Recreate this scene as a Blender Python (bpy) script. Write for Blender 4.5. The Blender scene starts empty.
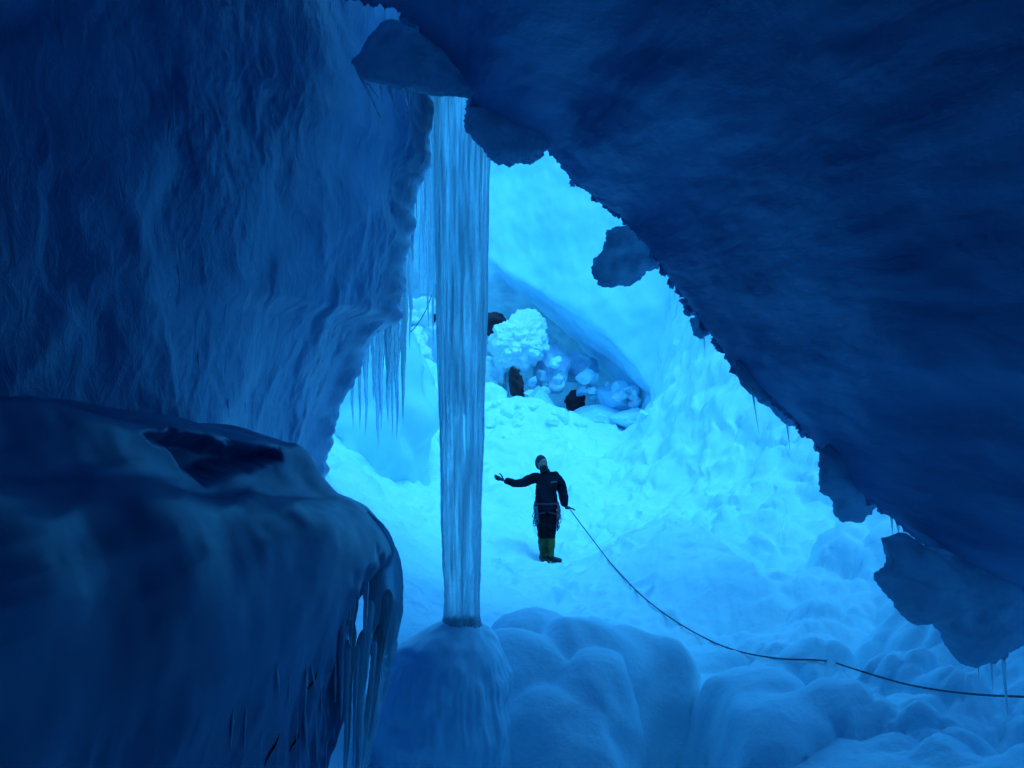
import bpy, bmesh, math, random
import numpy as np
from mathutils import Vector, Matrix
from mathutils.bvhtree import BVHTree

# ------------------------------------------------------------------ camera, world, sun, exposure
S = bpy.context.scene
COL = S.collection
CZ = 3.0
F = 887.0
cam_d = bpy.data.cameras.new('camera')
cam = bpy.data.objects.new('camera', cam_d)
COL.objects.link(cam)
cam.location = (0, 0, CZ)
cam.rotation_euler = (math.radians(90), 0, 0)
cam_d.sensor_width = 36
cam_d.lens = 36 * F / 1024
cam_d.clip_start = 0.05
cam_d.clip_end = 500
S.camera = cam

SUN_EL, SUN_AZ = math.radians(62), math.radians(150)
W = bpy.data.worlds.new('World')
S.world = W
W.use_nodes = True
nt = W.node_tree
bg = nt.nodes['Background']
sky = nt.nodes.new('ShaderNodeTexSky')
sky.sky_type = 'NISHITA'
sky.sun_disc = False
sky.sun_elevation = SUN_EL
sky.sun_rotation = SUN_AZ
tint = nt.nodes.new('ShaderNodeMix')
tint.data_type = 'RGBA'
tint.blend_type = 'MULTIPLY'
tint.inputs[0].default_value = 1
tint.inputs[7].default_value = (0.10, 0.65, 1.04, 1)      # daylight filtered by the glacier ice overhead
nt.links.new(sky.outputs[0], tint.inputs[6])
nt.links.new(tint.outputs[2], bg.inputs[0])
bg.inputs[1].default_value = 0.15

sun_d = bpy.data.lights.new('sun', 'SUN')
sun = bpy.data.objects.new('sun', sun_d)
COL.objects.link(sun)
sun_d.energy = 1.02
sun_d.angle = math.radians(35)
sun_d.color = (0.06, 0.50, 0.98)
sun.rotation_euler = (math.radians(90) - SUN_EL, 0, -SUN_AZ + math.radians(180))
sun.location = (0, 12, 25)

S.view_settings.view_transform = 'Standard'
S.view_settings.look = 'None'
S.view_settings.exposure = 1.22
S.view_settings.gamma = 1
S.cycles.max_bounces = 14
S.cycles.diffuse_bounces = 8
S.cycles.transmission_bounces = 10
S.cycles.glossy_bounces = 4
S.cycles.caustics_refractive = False
S.cycles.caustics_reflective = False
S.cycles.use_denoising = True
try:
    S.cycles.sample_clamp_indirect = 6
except Exception:
    pass

# ------------------------------------------------------------------ helpers
rng = np.random.RandomState(7)
_perm = rng.permutation(512).astype(np.int64)
_perm = np.concatenate([_perm, _perm, _perm])
_g = rng.normal(size=(512, 3))
_g /= np.linalg.norm(_g, axis=1)[:, None]


def _hash(ix, iy, iz):
    return _perm[(_perm[(_perm[ix & 511] + iy) & 511] + iz) & 511]


def perlin(p):
    p = np.asarray(p, dtype=float)
    i = np.floor(p).astype(np.int64)
    f = p - i
    u = f * f * f * (f * (f * 6 - 15) + 10)
    out = np.zeros(p.shape[:-1])
    for dx in (0, 1):
        for dy in (0, 1):
            for dz in (0, 1):
                g = _g[_hash(i[..., 0] + dx, i[..., 1] + dy, i[..., 2] + dz)]
                d = f - np.array([dx, dy, dz])
                w = (u[..., 0] if dx else 1 - u[..., 0]) * (u[..., 1] if dy else 1 - u[..., 1]) * (u[..., 2] if dz else 1 - u[..., 2])
                out += w * (g * d).sum(-1)
    return out * 1.6


def fbm(p, oct=4, gain=0.5, seed=0.0):
    a, s, o = 1.0, 0.0, 0.0
    p = np.asarray(p, float) + seed * 17.3
    for k in range(oct):
        o = o + a * perlin(p)
        s += a
        a *= gain
        p = p * 2.03 + 5.1
    return o / s


def ridged(p, oct=3, seed=0.0):
    a, s, o = 1.0, 0.0, 0.0
    p = np.asarray(p, float) + seed * 9.7
    for k in range(oct):
        o = o + a * (1 - np.abs(perlin(p)) * 2)
        s += a
        a *= 0.5
        p = p * 2.1 + 3.3
    return o / s


def vec_noise(p, scale, oct=3, seed=0.0):
    q = np.asarray(p) / scale
    return np.stack([fbm(q, oct, seed=seed + 1), fbm(q + 31.7, oct, seed=seed + 2), fbm(q + 77.1, oct, seed=seed + 3)], -1)


def domes(x, y, cell, seed=0, pw=1.0):
    """rounded pillow lumps with creased valleys between (2d cellular), 0..1"""
    qx, qy = x / cell + seed * 3.1, y / cell + seed * 7.7
    ix, iy = np.floor(qx).astype(np.int64), np.floor(qy).astype(np.int64)
    best = np.full(x.shape, -9.0)
    for dx in (-1, 0, 1):
        for dy in (-1, 0, 1):
            h = _hash(ix + dx, iy + dy, ix * 0 + seed)
            jx, jy = _g[h, 0] * 0.42 + 0.5, _g[h, 1] * 0.42 + 0.5
            r = 0.72 + 0.32 * _g[h, 2]
            d2 = (qx - ix - dx - jx) ** 2 + (qy - iy - dy - jy) ** 2
            best = np.maximum(best, (r * r - d2) / 1.0 * 0.9 + 0.25 * _g[h, 2])
    return np.clip(best, 0, 1.2) ** pw


def domes3(p, cell, seed=0):
    q = np.asarray(p) / cell + seed * 3.77
    i = np.floor(q).astype(np.int64)
    best = np.full(q.shape[:-1], -9.0)
    for dx in (-1, 0, 1):
        for dy in (-1, 0, 1):
            for dz in (-1, 0, 1):
                h = _hash(i[..., 0] + dx, i[..., 1] + dy, i[..., 2] + dz)
                c = i + np.array([dx, dy, dz]) + 0.5 + 0.4 * _g[h]
                r = 0.75 + 0.25 * _g[(h + 7) % 512, 0]
                best = np.maximum(best, r * r - ((q - c) ** 2).sum(-1))
    return np.clip(best, -0.2, 1)


def P(px, py, Y):
    return Vector(((px - 512) / F * Y, Y, CZ + (384 - py) / F * Y))


def catmull(pts, n):
    pts = np.asarray(pts, float)
    k = len(pts)
    ext = np.vstack([2 * pts[0] - pts[1], pts, 2 * pts[-1] - pts[-2]])
    d = np.linalg.norm(np.diff(pts, axis=0), axis=1)
    cs = np.concatenate([[0], np.cumsum(d)])
    t = np.linspace(0, cs[-1], n) if np.isscalar(n) else np.asarray(n) * cs[-1]
    i = np.clip(np.searchsorted(cs, t, side='right') - 1, 0, k - 2)
    f = ((t - cs[i]) / d[i])[:, None]
    p0, p1, p2, p3 = ext[i], ext[i + 1], ext[i + 2], ext[i + 3]
    return 0.5 * ((2 * p1) + (-p0 + p2) * f + (2 * p0 - 5 * p1 + 4 * p2 - p3) * f ** 2 + (-p0 + 3 * p1 - 3 * p2 + p3) * f ** 3)


def sstep(a, b, x):
    t = np.clip((x - a) / (b - a), 0, 1)
    return t * t * (3 - 2 * t)


def mesh_from(name, V, faces, mat, parent=None, smooth=True, link=True):
    me = bpy.data.meshes.new(name)
    V = np.asarray(V, dtype=np.float32).reshape(-1, 3)
    faces = np.asarray(faces, dtype=np.int32)
    me.vertices.add(len(V))
    me.vertices.foreach_set('co', V.ravel())
    n, k = faces.shape
    me.loops.add(n * k)
    me.loops.foreach_set('vertex_index', faces.ravel())
    me.polygons.add(n)
    me.polygons.foreach_set('loop_start', np.arange(0, n * k, k, dtype=np.int32))
    me.polygons.foreach_set('loop_total', np.full(n, k, dtype=np.int32))
    me.polygons.foreach_set('use_smooth', np.full(n, smooth))
    me.update(calc_edges=True)
    me.validate()
    me.materials.append(mat)
    o = bpy.data.objects.new(name, me)
    COL.objects.link(o)
    if parent is not None:
        o.parent = parent
    return o


def grid_faces(nu, nv, wrap_u=False, wrap_v=False, flip=False):
    iu = np.arange(nu if wrap_u else nu - 1)
    iv = np.arange(nv if wrap_v else nv - 1)
    a, b = np.meshgrid(iu, iv, indexing='ij')
    a2, b2 = (a + 1) % nu, (b + 1) % nv
    f = np.stack([a * nv + b, a2 * nv + b, a2 * nv + b2, a * nv + b2], -1).reshape(-1, 4)
    return f[:, ::-1] if flip else f


def grid_normals(V, wrap_v=False):
    du = np.gradient(V, axis=0)
    dv = np.gradient(V, axis=1)
    n = np.cross(du, dv)
    return n / (np.linalg.norm(n, axis=-1)[..., None] + 1e-9)


def tag(o, label=None, cat=None, group=None, kind=None):
    if label: o['label'] = label
    if cat: o['category'] = cat
    if group: o['group'] = group
    if kind: o['kind'] = kind
    return o


def empty(name, loc=(0, 0, 0)):
    o = bpy.data.objects.new(name, None)
    o.location = loc
    o.empty_display_size = 0.1
    COL.objects.link(o)
    return o


def recentre(o):
    """put the object's origin at the base middle of its mesh"""
    me = o.data
    co = np.empty(len(me.vertices) * 3, dtype=np.float32)
    me.vertices.foreach_get('co', co)
    co = co.reshape(-1, 3)
    c = (co.min(0) + co.max(0)) / 2
    c[2] = co[:, 2].min()
    me.vertices.foreach_set('co', (co - c).ravel())
    me.update()
    o.location = [float(v) for v in c]
    return o


# ------------------------------------------------------------------ materials
def mat_new(name, base, rough=0.6, spec=0.4, **kw):
    m = bpy.data.materials.new(name)
    m.use_nodes = True
    b = m.node_tree.nodes['Principled BSDF']
    b.inputs['Base Color'].default_value = (*base, 1)
    b.inputs['Roughness'].default_value = rough
    b.inputs['Specular IOR Level'].default_value = spec
    for k, v in kw.items():
        b.inputs[k.replace('_', ' ')].default_value = v
    return m


def add_noise(m, c1, c2, scale, stretch=(1, 1, 1), detail=6, bump=0.2, bscale=None, bdist=0.02, rough=None, pos=(0.35, 0.65), bstretch=None, distort=0.0):
    t = m.node_tree
    b = t.nodes['Principled BSDF']
    tc = t.nodes.new('ShaderNodeTexCoord')
    geo = t.nodes.new('ShaderNodeNewGeometry')
    mp = t.nodes.new('ShaderNodeMapping')
    mp.inputs['Scale'].default_value = stretch
    t.links.new(geo.outputs['Position'], mp.inputs[0])
    n = t.nodes.new('ShaderNodeTexNoise')
    n.inputs['Scale'].default_value = scale
    n.inputs['Detail'].default_value = detail
    n.inputs['Distortion'].default_value = distort
    t.links.new(mp.outputs[0], n.inputs['Vector'])
    r = t.nodes.new('ShaderNodeValToRGB')
    r.color_ramp.elements[0].position, r.color_ramp.elements[1].position = pos
    r.color_ramp.elements[0].color = (*c1, 1)
    r.color_ramp.elements[1].color = (*c2, 1)
    t.links.new(n.outputs[0], r.inputs[0])
    t.links.new(r.outputs[0], b.inputs['Base Color'])
    if bump:
        mp2 = t.nodes.new('ShaderNodeMapping')
        mp2.inputs['Scale'].default_value = bstretch or stretch
        t.links.new(geo.outputs['Position'], mp2.inputs[0])
        n2 = t.nodes.new('ShaderNodeTexNoise')
        n2.inputs['Scale'].default_value = bscale or scale * 3
        n2.inputs['Detail'].default_value = 8
        n2.inputs['Roughness'].default_value = 0.6
        n2.inputs['Distortion'].default_value = distort
        t.links.new(mp2.outputs[0], n2.inputs['Vector'])
        bp = t.nodes.new('ShaderNodeBump')
        bp.inputs['Strength'].default_value = bump
        bp.inputs['Distance'].default_value = bdist
        t.links.new(n2.outputs[0], bp.inputs['Height'])
        t.links.new(bp.outputs[0], b.inputs['Normal'])
    if rough:
        rr = t.nodes.new('ShaderNodeMapRange')
        rr.inputs[3].default_value, rr.inputs[4].default_value = rough
        t.links.new(n.outputs[0], rr.inputs[0])
        t.links.new(rr.outputs[0], b.inputs['Roughness'])
    return m


SNOW = add_noise(mat_new('snow', (0.6, 0.85, 0.93), 0.7, 0.3), (0.58, 0.84, 0.91), (0.70, 0.90, 0.94), 1.7, bump=0.45, bscale=16, bdist=0.03)
RIME = add_noise(mat_new('rime_snow', (0.8, 0.9, 0.93), 0.6, 0.4), (0.62, 0.82, 0.9), (0.86, 0.93, 0.95), 3, bump=0.7, bscale=18, bdist=0.05)
SMOOTH = add_noise(mat_new('smooth_blue_ice', (0.5, 0.8, 0.93), 0.35, 0.5), (0.40, 0.72, 0.88), (0.56, 0.82, 0.92), 0.5, (1, 1, 1), bump=0.25, bscale=3, bdist=0.06)
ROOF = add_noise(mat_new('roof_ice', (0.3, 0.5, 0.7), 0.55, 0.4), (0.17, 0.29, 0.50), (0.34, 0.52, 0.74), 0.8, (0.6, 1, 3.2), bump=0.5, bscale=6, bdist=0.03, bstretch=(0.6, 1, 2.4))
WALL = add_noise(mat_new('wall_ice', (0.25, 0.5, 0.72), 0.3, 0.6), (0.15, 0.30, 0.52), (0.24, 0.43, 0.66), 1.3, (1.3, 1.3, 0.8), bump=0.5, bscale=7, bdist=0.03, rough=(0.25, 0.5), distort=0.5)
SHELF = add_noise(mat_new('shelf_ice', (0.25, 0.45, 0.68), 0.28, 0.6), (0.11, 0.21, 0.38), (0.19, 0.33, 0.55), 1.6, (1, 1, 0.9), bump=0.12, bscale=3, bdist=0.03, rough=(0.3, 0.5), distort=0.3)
PED = add_noise(mat_new('pedestal_ice', (0.3, 0.6, 0.8), 0.35, 0.5), (0.48, 0.76, 0.88), (0.60, 0.85, 0.93), 3, (1, 1, 0.6), bump=0.3, bscale=10, bdist=0.02)
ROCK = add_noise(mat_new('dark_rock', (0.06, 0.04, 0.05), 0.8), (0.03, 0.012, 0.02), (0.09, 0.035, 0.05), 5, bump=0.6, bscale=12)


def glass(name, col, trans, rough, scale=(22, 22, 0.8), bump=0.35, milky=0.35, tcol=(0.8, 0.94, 0.98)):
    m = mat_new(name, col, rough, 0.5)
    b = m.node_tree.nodes['Principled BSDF']
    b.inputs['IOR'].default_value = 1.31
    b.inputs['Transmission Weight'].default_value = trans
    t = m.node_tree
    geo = t.nodes.new('ShaderNodeNewGeometry')
    mp = t.nodes.new('ShaderNodeMapping')
    mp.inputs['Scale'].default_value = scale
    t.links.new(geo.outputs['Position'], mp.inputs[0])
    n = t.nodes.new('ShaderNodeTexNoise')
    n.inputs['Scale'].default_value = 1.0
    n.inputs['Detail'].default_value = 5
    t.links.new(mp.outputs[0], n.inputs['Vector'])
    bp = t.nodes.new('ShaderNodeBump')
    bp.inputs['Strength'].default_value = bump
    bp.inputs['Distance'].default_value = 0.02
    t.links.new(n.outputs[0], bp.inputs['Height'])
    t.links.new(bp.outputs[0], b.inputs['Normal'])
    # milky ice passes light from behind
    tr = t.nodes.new('ShaderNodeBsdfTranslucent')
    tr.inputs[0].default_value = (*tcol, 1)
    mx = t.nodes.new('ShaderNodeMixShader')
    mx.inputs[0].default_value = milky
    ms = t.nodes.new('ShaderNodeMapRange')
    ms.inputs[1].default_value, ms.inputs[2].default_value = 0.36, 0.66
    ms.inputs[3].default_value, ms.inputs[4].default_value = milky * 0.45, min(1, milky * 1.45)
    t.links.new(n.outputs[0], ms.inputs[0])
    t.links.new(ms.outputs[0], mx.inputs[0])
    out = [k for k in t.nodes if k.type == 'OUTPUT_MATERIAL'][0]
    t.links.new(b.outputs[0], mx.inputs[1])
    t.links.new(tr.outputs[0], mx.inputs[2])
    t.links.new(mx.outputs[0], out.inputs[0])
    # cloudy streaks of trapped air: less see-through there
    r = t.nodes.new('ShaderNodeMapRange')
    r.inputs[1].default_value, r.inputs[2].default_value = 0.4, 0.65
    r.inputs[3].default_value, r.inputs[4].default_value = trans, max(0.0, trans - 0.5)
    t.links.new(n.outputs[0], r.inputs[0])
    t.links.new(r.outputs[0], b.inputs['Transmission Weight'])
    return m


ICE = glass('clear_ice', (0.82, 0.94, 0.98), 0.95, 0.08)
COLICE = glass('column_ice', (0.86, 0.96, 0.99), 0.92, 0.12, (34, 34, 1.4), 0.7, 0.28)

# ------------------------------------------------------------------ snow floor
ctrl = []
def cp(px, py, Y): 
    p = P(px, py, Y); ctrl.append((p.x, p.y, p.z))
for a in [(548, 562, 14), (600, 625, 10), (500, 610, 10.5), (450, 600, 10), (545, 700, 7.6), (620, 700, 7.8), (560, 790, 6.9), (440, 790, 6.6), (380, 700, 7.2),
          (750, 710, 7.6), (850, 700, 7.5), (1000, 740, 6.0), (1000, 690, 6.9), (900, 570, 10.5), (850, 490, 12.6), (800, 450, 14.2), (760, 395, 16),
          (700, 355, 18), (655, 405, 20), (640, 430, 18.5), (700, 520, 13.5), (760, 590, 10.6), (820, 640, 9), (940, 640, 8.2), (480, 480, 16.5), (560, 440, 18.5), (520, 402, 22), (590, 404, 22),
          (430, 402, 21.5), (350, 480, 14), (400, 560, 11.2), (345, 430, 16), (410, 640, 8.6), (640, 560, 12.4)]:
    cp(*a)
for a in [(620, 412, 22), (650, 414, 21), (600, 412, 23.2), (652, 418, 22.5), (560, 412, 23), (690, 650, 9.7), (750, 675, 8.9), (720, 660, 9.2), (840, 685, 8.0), (900, 700, 7.2), (640, 620, 10.8), (660, 560, 12.0), (960, 712, 6.6)]:
    cp(*a)
for x, y, z in [(5.6, 16, 2.2), (6.0, 13, 0.8), (7.5, 16, 6), (5.2, 19, 5), (7, 12, 2.5), (5.2, 9, -1.2), (7, 9, 1), (4.5, 6, -2.2), (6.5, 5, 0), (5.5, 2, -1), (8, -3, 4),
                (9, 9, 4), (10, 16, 9), (9, 22, 10), (4.2, 21.5, 4.0), (5.5, 24, 9),
                (0, 5.2, -3.1), (0, 3, -2.3), (0, 0, -1.8), (2.5, 3, -2.2), (2.5, 0, -1.8), (0, -3, -1.6), (0, -7, 3.5), (3, -7, 3.5), (-4, -7, 3.5), (-3, 0, -1.8), (-3, 5, -2.6), (-7, -3, 3),
                (-4.2, 13.5, 0.3), (-5.2, 12, 2.5), (-5.2, 17, 2.2), (-4.6, 21, 2.2), (-4, 9, -1.5), (-6.5, 8, 1.5), (-8, 14, 5), (-8, 22, 6), (-3, 23, 0.4),
                (0, 26, -2.2), (3, 26, -1.8), (-3, 27, -1.5), (0, 31, -1.5), (4, 30, 0), (-6, 31, 3), (0, 38, 4), (8, 36, 10), (-10, 36, 10), (14, 10, 8), (14, 26, 12), (-14, 4, 6), (-14, 20, 10), (12, -8, 8), (-12, -10, 8), (0, -14, 9)]:
    ctrl.append((x, y, CZ + z))
ctrl = np.array(ctrl)


def tps_fit(c):
    n = len(c)
    d = np.hypot(c[:, None, 0] - c[None, :, 0], c[:, None, 1] - c[None, :, 1])
    K = d ** 2 * np.log(d + 1e-9) + np.eye(n) * 0.02
    Pm = np.hstack([np.ones((n, 1)), c[:, :2]])
    A = np.zeros((n + 3, n + 3))
    A[:n, :n] = K
    A[:n, n:] = Pm
    A[n:, :n] = Pm.T
    return np.linalg.solve(A, np.concatenate([c[:, 2], np.zeros(3)]))


TW = tps_fit(ctrl)


def base_h(x, y):
    out = TW[-3] + TW[-2] * x + TW[-1] * y
    for i in range(len(ctrl)):
        d = np.hypot(x - ctrl[i, 0], y - ctrl[i, 1])
        out = out + TW[i] * d * d * np.log(d + 1e-9)
    return out


def blob_at(px, py, Y, rx, ry, h):
    p = P(px, py, Y)
    return (p.x, p.y, rx, ry, h)


# foreground pillows of snow: pixel anchor of their middle, distance, radii in metres, height
pil = [blob_at(520, 675, 7.9, .42, .42, .40), blob_at(592, 662, 8.3, .50, .45, .48), blob_at(540, 650, 8.8, .5, .4, .32), blob_at(650, 660, 8.5, .42, .42, .46),
       blob_at(615, 700, 7.6, .50, .45, .48), blob_at(560, 735, 7.1, .75, .5, .36), blob_at(480, 735, 7.2, .4, .5, .3),
       blob_at(745, 712, 7.7, .50, .45, .36), blob_at(755, 750, 7.0, .55, .45, .34), blob_at(738, 728, 7.4, .33, .36, .32), blob_at(700, 645, 9.3, .7, .45, .12),
       blob_at(875, 712, 7.6, .5, .4, .30), blob_at(850, 735, 7.1, .5, .4, .36), blob_at(800, 672, 8.6, .5, .4, .14), blob_at(930, 720, 6.9, .5, .4, .3),
       blob_at(880, 560, 11.2, .8, .7, .5), blob_at(940, 640, 8.6, .7, .6, .35)]
gully = [blob_at(676, 722, 7.45, .26, .80, -1.5), blob_at(805, 690, 8.05, .16, .30, -.55), blob_at(965, 690, 7.4, .10, .25, -.35), blob_at(665, 760, 6.9, .3, .5, -.6), blob_at(690, 760, 7.0, .25, .5, -.6), blob_at(445, 780, 6.6, .6, .9, -.8), blob_at(400, 700, 7.6, .3, .8, -.4)]


def floor_xyz(x, y):
    h = base_h(x, y)
    p = np.stack([x, y, h], -1)
    n2 = fbm(p / 1.4, 3, seed=2)
    # domain-warped coordinates
    wx = x + 0.25 * fbm(p / 0.9, 3, seed=5)
    wy = y + 0.25 * fbm(p / 0.9, 3, seed=6)
    ridge0, ridge1 = P(668, 500, 13.6), P(775, 608, 10.2)
    # signed distance to the smooth fin line (positive on its right)
    dx, dy = ridge1.x - ridge0.x, ridge1.y - ridge0.y
    L = math.hypot(dx, dy)
    t = ((x - ridge0.x) * dx + (y - ridge0.y) * dy) / L / L
    sd = -((x - ridge0.x) * dy - (y - ridge0.y) * dx) / L
    fin_len = sstep(-0.12, 0.08, t) * (1 - sstep(0.75, 1.1, t))
    m_fin = fin_len * sstep(-2.6, -0.3, sd) * (1 - sstep(-0.02, 0.16, sd))
    right = sstep(0.1, 0.9, x - (1.7 + 0.55 * (1 - sstep(7.6, 9.5, y)) + sstep(11, 16, y) * 1.0)) * sstep(5.5, 6.3, y)
    left = sstep(0.2, 1.2, -x - 1.2 + 0.0 * y) * sstep(8.5, 10, y)
    back = sstep(14.8, 17, y)
    path = (1 - right) * (1 - left) * sstep(9, 10, y) * (1 - back)
    # rubble
    rub = 0.22 * domes(wx, wy, 1.05, 3) + 0.20 * domes(wx, wy, 0.48, 5) + 0.15 * domes(wx, wy, 0.22, 8) - 0.32
    bk = 0.36 * domes(wx, wy, 1.3, 11) + 0.24 * domes(wx, wy, 0.6, 13) + 0.12 * domes(wx, wy, 0.3, 14) + 0.08 * ridged(p / 0.5, 3, 4) - 0.58
    dz = right * rub * (1 - 0.9 * m_fin) + (1 - right) * (left * 0.75 * rub + back * bk)
    dz = dz + path * (0.055 * fbm(p / 0.24, 4, gain=.6, seed=9) + 0.08 * fbm(p / 0.9, 3, seed=10) + 0.05 * domes(wx, wy, .5, 15)) * (1 - m_fin)
    dz = dz + 0.10 * n2 * (1 - m_fin)
    dz = dz + m_fin * 0.30 * np.clip(1 + sd / 2.6, 0, 1)
    h = h + dz
    # pillows: smooth union
    add = np.full(x.shape, 0.0)
    k = 18.0
    acc = np.exp(k * 0.0) * np.ones_like(x)
    for (bx, by, rx, ry, hh) in pil:
        rx, ry, hh = rx * 1.08, ry * 1.05, hh * .92
        q = 1 - ((wx * .6 + x * .4 - bx) / rx) ** 2 - ((wy * .6 + y * .4 - by) / ry) ** 2
        acc = acc + np.exp(k * hh * np.sqrt(np.clip(q, 0, 1))) - 1
    add = np.log(np.maximum(acc, 1e-6)) / k
    h = h + add
    for (bx, by, rx, ry, hh) in gully:
        q = ((x - bx) / rx) ** 2 + ((y - by) / ry) ** 2
        h = h + hh * np.exp(-q ** 1.8 * 0.8)
    # footprints trodden round the climber and towards the viewer
    fr = random.Random(12)
    trail = [(548, 575, 13.2), (575, 590, 12.3), (600, 610, 11.2), (615, 630, 10.2), (560, 600, 11.6), (520, 590, 12.4), (560, 545, 15), (600, 520, 15.5)]
    for tx, ty, tY in trail:
        c_ = P(tx, ty, tY)
        for _ in range(6):
            fx, fy, fa = c_.x + fr.gauss(0, .35), c_.y + fr.gauss(0, .5), fr.uniform(0, 3)
            u_ = (x - fx) * math.cos(fa) + (y - fy) * math.sin(fa)
            v_ = -(x - fx) * math.sin(fa) + (y - fy) * math.cos(fa)
            q_ = (u_ / .17) ** 2 + (v_ / .09) ** 2
            h = h - 0.075 * np.exp(-q_ ** 2) + 0.025 * np.exp(-(np.sqrt(q_) - 1.5) ** 2 * 6)
    # small undulation of the snow skin
    near = sstep(5.5, 6.5, y)
    h = h + 0.022 * fbm(p / 0.14, 4, gain=.6, seed=21) * near * (0.5 + 1.3 * right + 0.8 * path + 0.8 * back)
    return h


def build_floor():
    az = np.concatenate([np.linspace(-180, -36, 70)[:-1], np.linspace(-36, 36, 760), np.linspace(36, 180, 70)[1:-1]])
    az = np.radians(az)
    r = np.concatenate([[0.02], np.linspace(1, 5.8, 16), np.exp(np.linspace(math.log(5.9), math.log(27), 560)), np.linspace(27.6, 46, 40)])
    A, R = np.meshgrid(az, r, indexing='ij')
    x, y = np.sin(A) * R, np.cos(A) * R
    z = floor_xyz(x, y)
    V = np.stack([x, y, z], -1)
    # sideways push so that lumps overhang a little
    amp = (sstep(6, 7, R) * 0.9)[..., None]
    far = sstep(10, 14, R)[..., None]
    V = V + amp * (vec_noise(V, 0.55, 2, 40) * np.array([0.10, 0.10, 0.03]) + far * vec_noise(V, 0.6, 4, 43) * np.array([.22, .22, .12]))
    o = mesh_from('snow', V, grid_faces(len(az), len(r), wrap_u=True), SNOW)
    o.data.flip_normals()
    tag(o, 'lumpy snow floor of the crevasse', kind='structure')
    return o, V


floor_o, floorV = build_floor()
bvh = BVHTree.FromObject(floor_o, bpy.context.evaluated_depsgraph_get())


def ground(x, y):
    h = bvh.ray_cast(Vector((x, y, 40)), Vector((0, 0, -1)))
    return h[0].z if h[0] else CZ - 3


# ------------------------------------------------------------------ dark overhanging roof
def build_roof():
    lip = [(-620, -420, 5.0), (-200, -200, 5.0), (120, -70, 5.2), (335, -4, 5.5), (395, 14, 5.7), (438, 52, 5.9), (468, 96, 6.0), (505, 135, 6.2), (545, 152, 6.25), (572, 185, 6.2), (620, 222, 6.1), (650, 258, 6.0),
           (688, 312, 5.9), (735, 372, 5.7), (782, 412, 5.5), (822, 458, 5.3), (858, 494, 5.1), (905, 532, 4.95), (965, 566, 4.8), (1040, 600, 4.6), (1120, 680, 4.5), (1230, 860, 4.4), (1300, 1100, 4.3)]
    L = np.array([tuple(P(*a)) for a in lip])
    back = np.array([(-6.5, -8, CZ + 3.4), (-4, -8, CZ + 3.2), (-2.5, -8, CZ + 3.0), (-1, -8, CZ + 2.9), (0.6, -8, CZ + 2.8), (1.8, -8, CZ + 2.5), (3.0, -8, CZ + 1.8), (4, -8, CZ + 0.6), (4.6, -8, CZ - 1), (4.8, -8, CZ - 3), (4.8, -8, CZ - 4.5)])
    nu = 1500
    Lc = catmull(L, nu)
    Bc = catmull(back, nu)
    tv = np.linspace(0, 1, 170) ** 2.3
    V = Lc[:, None, :] * (1 - tv)[None, :, None] + Bc[:, None, :] * tv[None, :, None]
    # the underside bows gently outwards between lip and back
    tang = np.gradient(Lc, axis=0)
    tang /= np.linalg.norm(tang, axis=1)[:, None]
    out = np.stack([-tang[:, 2], np.zeros(nu), tang[:, 0]], -1)     # up-right, away from the opening
    out /= np.linalg.norm(out, axis=1)[:, None]
    V = V + out[:, None, :] * (np.sin(np.pi * np.clip(tv * 1.3, 0, 1)) * 0.35)[None, :, None]
    p = V.copy()
    und = 0.07 * fbm(p / np.array([1.6, 1.2, 0.55]), 4, seed=3) + 0.022 * fbm(p / np.array([0.5, 0.4, 0.15]), 4, seed=4)
    w = sstep(0.0, 0.02, tv)[None, :]
    V = V + out[:, None, :] * (und * w)[..., None]
    # ragged rime along the lip
    near = np.exp(-tv / 0.003)[None, :]
    rag = 0.075 * fbm(p / 0.22, 3, seed=6) + 0.10 * np.abs(fbm(p / 0.06, 4, gain=.65, seed=7)) - 0.03
    V = V - out[:, None, :] * (rag * near)[..., None]
    V = V + vec_noise(p, 0.04, 2, 61) * 0.03 * near[..., None]
    # outer side: rolls over the lip and back over the top
    to = np.linspace(0, 1, 26)[1:]
    Lip0 = V[:, 0, :]
    outer = []
    for t in to:
        base = Lc * (1 - max(0, t - 0.25) / 0.75) + Bc * (max(0, t - 0.25) / 0.75)
        th = 0.10 + 2.2 * t ** 0.7
        yb = 0.9 * math.sin(min(1, t / 0.3) * math.pi) * 0.35
        q = base + out * th + np.array([0, yb, 0])
        q = q + vec_noise(q, 0.7, 3, 70) * 0.22 * min(1, t * 6)
        outer.append(q)
    O = np.stack(outer[::-1], 1)
    full = np.concatenate([O, V], 1)
    nv = full.shape[1]
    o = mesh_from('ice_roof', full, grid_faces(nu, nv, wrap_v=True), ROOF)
    bm = bmesh.new(); bm.from_mesh(o.data); bmesh.ops.recalc_face_normals(bm, faces=bm.faces); bm.to_mesh(o.data); bm.free()
    return o


roof_root = empty('ice_roof', (1.5, 0, CZ + 2))
tag(roof_root, 'huge dark blue overhanging ice roof filling the upper right, with a ragged rime edge', 'ice overhang')
roof = build_roof()
roof.name = 'roof_slab'
roof.data.transform(Matrix.Translation(-roof_root.location))
roof.parent = roof_root



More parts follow.
